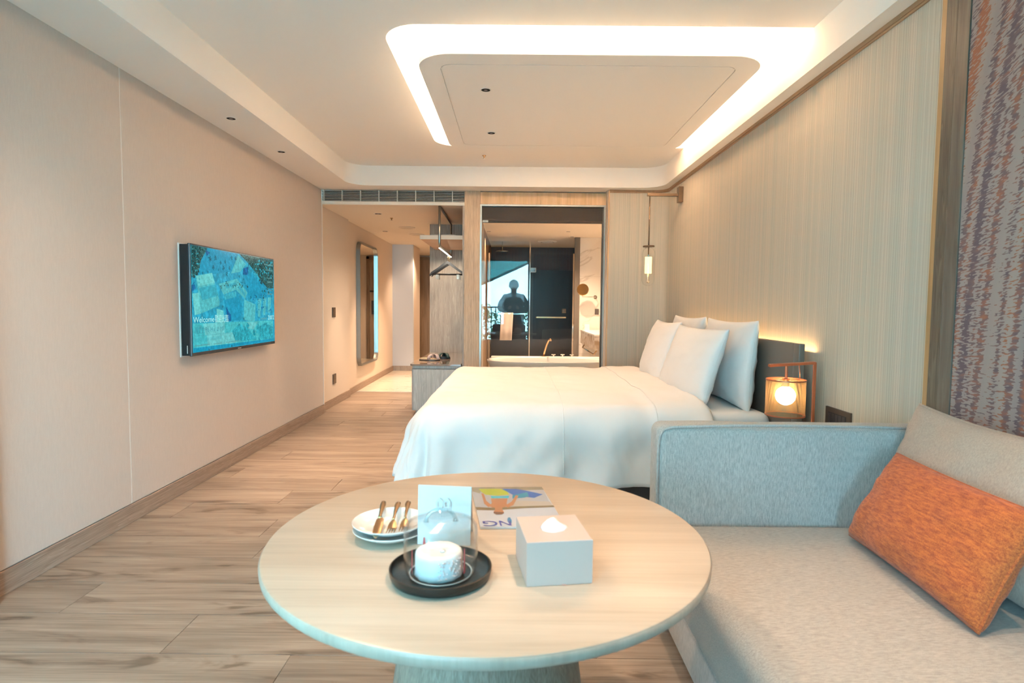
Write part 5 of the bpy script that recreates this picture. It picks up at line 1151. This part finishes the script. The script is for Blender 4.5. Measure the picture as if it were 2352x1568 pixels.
for j in range(n2+1):
    for i in range(n1): V.append(headpt(2*PI*i/n1, -PI/2+PI*j/n2))
for j in range(n2):
    for i in range(n1): F.append([j*n1+i, j*n1+(i+1) % n1, (j+1)*n1+(i+1) % n1, (j+1)*n1+i])
hobj = obj('head', V, F, SKIN, t, True)
for s_ in (-1, 1):
    B().lathe([(.0001, -.006), (.016, -.002), (.018, .004), (.0001, .006)], hd0+Vector((s_*.080, -.005, -.005)), 12, ax='x', close=True).build('ear', SKIN, hobj, True)
    B().lathe([(.0001, -.011), (.009, -.005), (.011, 0), (.009, .006), (.0001, .010)], hd0+Vector((s_*.031, .081, .013)), 12, ax='y', close=True).build('eye', plain('eye', (.1, .08, .07), .1), hobj, True)
B().box(-.022, .022, hd0.y+.084, hd0.y+.091, hd0.z-.052, hd0.z-.045, bev=.003).build('mouth', plain('lips', (.38, .16, .13), .5), hobj)
V = []; F = []
for j in range(10):
    for i in range(n1+1):
        a = PI*.10-PI*1.2*i/n1; b_ = -.25+(PI/2+.25)*j/9; fr = math.sin(a); b2_ = max(b_, .55) if fr > .3 else b_
        p = headpt(a, b2_)-hd0; V.append(hd0+p*1.14+Vector((0, 0, .004))+.004*p.normalized()*noise.noise(p*60))
for j in range(9):
    for i in range(n1): F.append([j*(n1+1)+i, j*(n1+1)+i+1, (j+1)*(n1+1)+i+1, (j+1)*(n1+1)+i])
o = obj('hair', V, F, HAIR, t, True); md = o.modifiers.new('s', 'SOLIDIFY'); md.thickness = .008
B().lathe([(.098, .02), (.108, .06), (.092, .105), (.05, .134), (.0001, .138)], hd0+Vector((0, -.004, 0)), 20, close=True).build('hair_top', HAIR, t, True)
t = thing('handheld_camera', 'black camera held at chest height by the photographer', 'camera', (0, -.07, 1.13))
B().box(-.068, .068, -.10, -.055, 1.145, 1.235, bev=.008).build('body', BLACK, t, True, 35)
B().lathe([(.036, -.055), (.036, -.02), (.032, -.016)], (0, 0, 1.19), 24, ax='y').build('lens', BLACK, t, True, 40)

t = thing('armchair', 'brown leather tub armchair facing the round table', 'armchair', (-.10, .18, 0))
BL2 = plain('brown_leather', (.20, .065, .030), .4, bump=.1, bscale=400)
soft_box('seat', -.40, .20, -.02, .48, .32, .46, .04, BL2, t, .003, 12)
soft_box('backrest', -.46, .26, -.10, -.01, .30, .79, .04, BL2, t, .003, 12)
for x0_, x1_ in ((-.47, -.40), (.20, .27)): soft_box('armrest', x0_, x1_, -.06, .44, .30, .62, .03, BL2, t, .002, 10)
for x, y in ((-.40, -.02), (.20, -.02), (-.40, .42), (.20, .42)): B().lathe([(.013, 0), (.018, .33)], (x, y, 0), 12).build('leg', BLACK, t, True, 40)

w = struct('wall_window')
WW = plain('window_wall_paint', (.55, .50, .45), .85)
B().box(-2.3, -1.70, Y0-.12, Y0, 0, 2.96).build('pier', WW, w); B().box(.38, 1.75, Y0-.12, Y0, 0, 2.96).build('pier', WW, w); B().box(-1.70, .38, Y0-.12, Y0, 2.31, 2.96).build('head', plain('head_panel_dark', (.10, .07, .05), .7), w)
w = struct('window_2'); FR2 = plain('balcony_frame', (.06, .07, .07), .5)
for x in (-1.70, -.68, .34): B().box(x, x+.045, Y0-.07, Y0-.02, 0, 2.31).build('mullion', FR2, w)
B().box(-1.70, .38, Y0-.07, Y0-.02, 2.26, 2.31).build('top_rail', FR2, w); B().box(-1.70, .38, Y0-.07, Y0-.02, 0, .05).build('bottom_rail', FR2, w)
B().box(-1.655, -.68, Y0-.05, Y0-.044, .05, 2.26).build('pane', glass('balcony_glass', (.98, .99, .99), .03, 0), w)
V = []; F = []; n = 90
for i in range(n+1):
    x = .46+.95*i/n; y = Y0+.09+.035*math.sin(i*.62)
    V += [(x, y, .02), (x, y, ZS-.005)]
for i in range(n): F.append([2*i, 2*i+2, 2*i+3, 2*i+1])
o = obj('curtain', V, F, plain('curtain_dark', (.06, .055, .06), .95), None, True); tag(o, 'dark floor-length curtain gathered beside the balcony door', 'curtain'); md = o.modifiers.new('s', 'SOLIDIFY'); md.thickness = .004
s = struct('balcony')
B().box(-3.5, 2.2, -3.1, Y0-.1, -.16, -.02).build('balcony_slab', plain('balcony_tile', (.45, .42, .38), .6), s)
t = thing('balcony_railing', 'dark metal balcony railing with upright bars', 'railing', (-.6, -2.95, 0))
B().box(-3.4, 2.1, -2.97, -2.92, 1.13, 1.17).build('top_rail', FR2, t); B().box(-3.4, 2.1, -2.96, -2.93, .06, .09).build('bottom_rail', FR2, t)
me = None
for k in range(44):
    x = -3.35+k*.125
    if me is None: me = B().box(-.008, .008, -2.953, -2.937, .08, 1.14).build('baluster', FR2, t); me.location.x = x
    else: c = me.copy(); c.location.x = x; COL.objects.link(c); c.parent = t
t = thing('awning', 'pale green fabric awning slanting over the balcony', 'awning', (-.5, -2.4, 1.7))
V = [(-1.9, -2.7, 1.28), (1.0, -2.7, 2.62), (1.0, -1.7, 3.3), (-1.9, -1.7, 2.1)]
AW, _t, _p = new_mat('awning_cloth'); _tr = N(_t, 'ShaderNodeBsdfTranslucent'); _tr.inputs[0].default_value = (.34, .62, .60, 1); _mx = N(_t, 'ShaderNodeMixShader'); _mx.inputs[0].default_value = .5
_p.inputs['Base Color'].default_value = (.40, .66, .64, 1); _p.inputs['Roughness'].default_value = .9
_t.links.new(_p.outputs[0], _mx.inputs[1]); _t.links.new(_tr.outputs[0], _mx.inputs[2]); _t.links.new(_mx.outputs[0], _t.nodes['Material Output'].inputs[0])
o = obj('cloth', V, [[0, 1, 2, 3]], AW, t); md = o.modifiers.new('s', 'SOLIDIFY'); md.thickness = .01
B().tube([V[0], V[1]], .045, 10).build('front_bar', plain('awning_bar', (.05, .12, .12), .6), t, True)
LEAF = [plain('leaf_a', (.05, .16, .05), .6), plain('leaf_b', (.12, .26, .07), .6)]
random.seed(5)
for (x, y, z, r_, lb) in ((-1.0, -4.3, .35, .75, 'leafy shrub beyond the railing, at the left of the reflection'), (.55, -4.2, .30, .70, 'leafy shrub beyond the railing, right of the photographer'), (-3.0, -4.8, .3, .9, 'larger leafy shrub beyond the railing, farthest left')):
    t = thing('shrub', lb, 'shrub', (x, y, -.6), 'shrubs beyond the balcony')
    B().tube([(x, y, -.6), (x+.03, y, z)], [.05, .03], 8).build('stem', plain('bark', (.12, .08, .05), .9), t, True)
    b_ = B()
    for k in range(900):
        d = Vector((random.gauss(0, 1), random.gauss(0, 1), random.gauss(0, 1))).normalized()*r_*random.uniform(.45, 1)**.6; c = Vector((x, y, z+.2))+Vector((d.x, d.y*.7, d.z))
        u1 = Vector((random.gauss(0, 1), random.gauss(0, 1), random.gauss(0, 1))).normalized(); v1 = u1.orthogonal().normalized(); l_ = random.uniform(.04, .075)
        b_.add([c-u1*l_, c+v1*l_*.4, c+u1*l_, c-v1*l_*.4], [[0, 1, 2, 3]], k % 2)
    b_.build('foliage', LEAF, t)['kind'] = 'stuff'
# distant ground and sea
b_ = B().add([(-60, -5, -9), (60, -5, -9), (60, -150, -9), (-60, -150, -9)], [[0, 1, 2, 3]]); o = b_.build('distant_ground', plain('sea_blue', (.10, .30, .33), .4)); o['kind'] = 'structure'
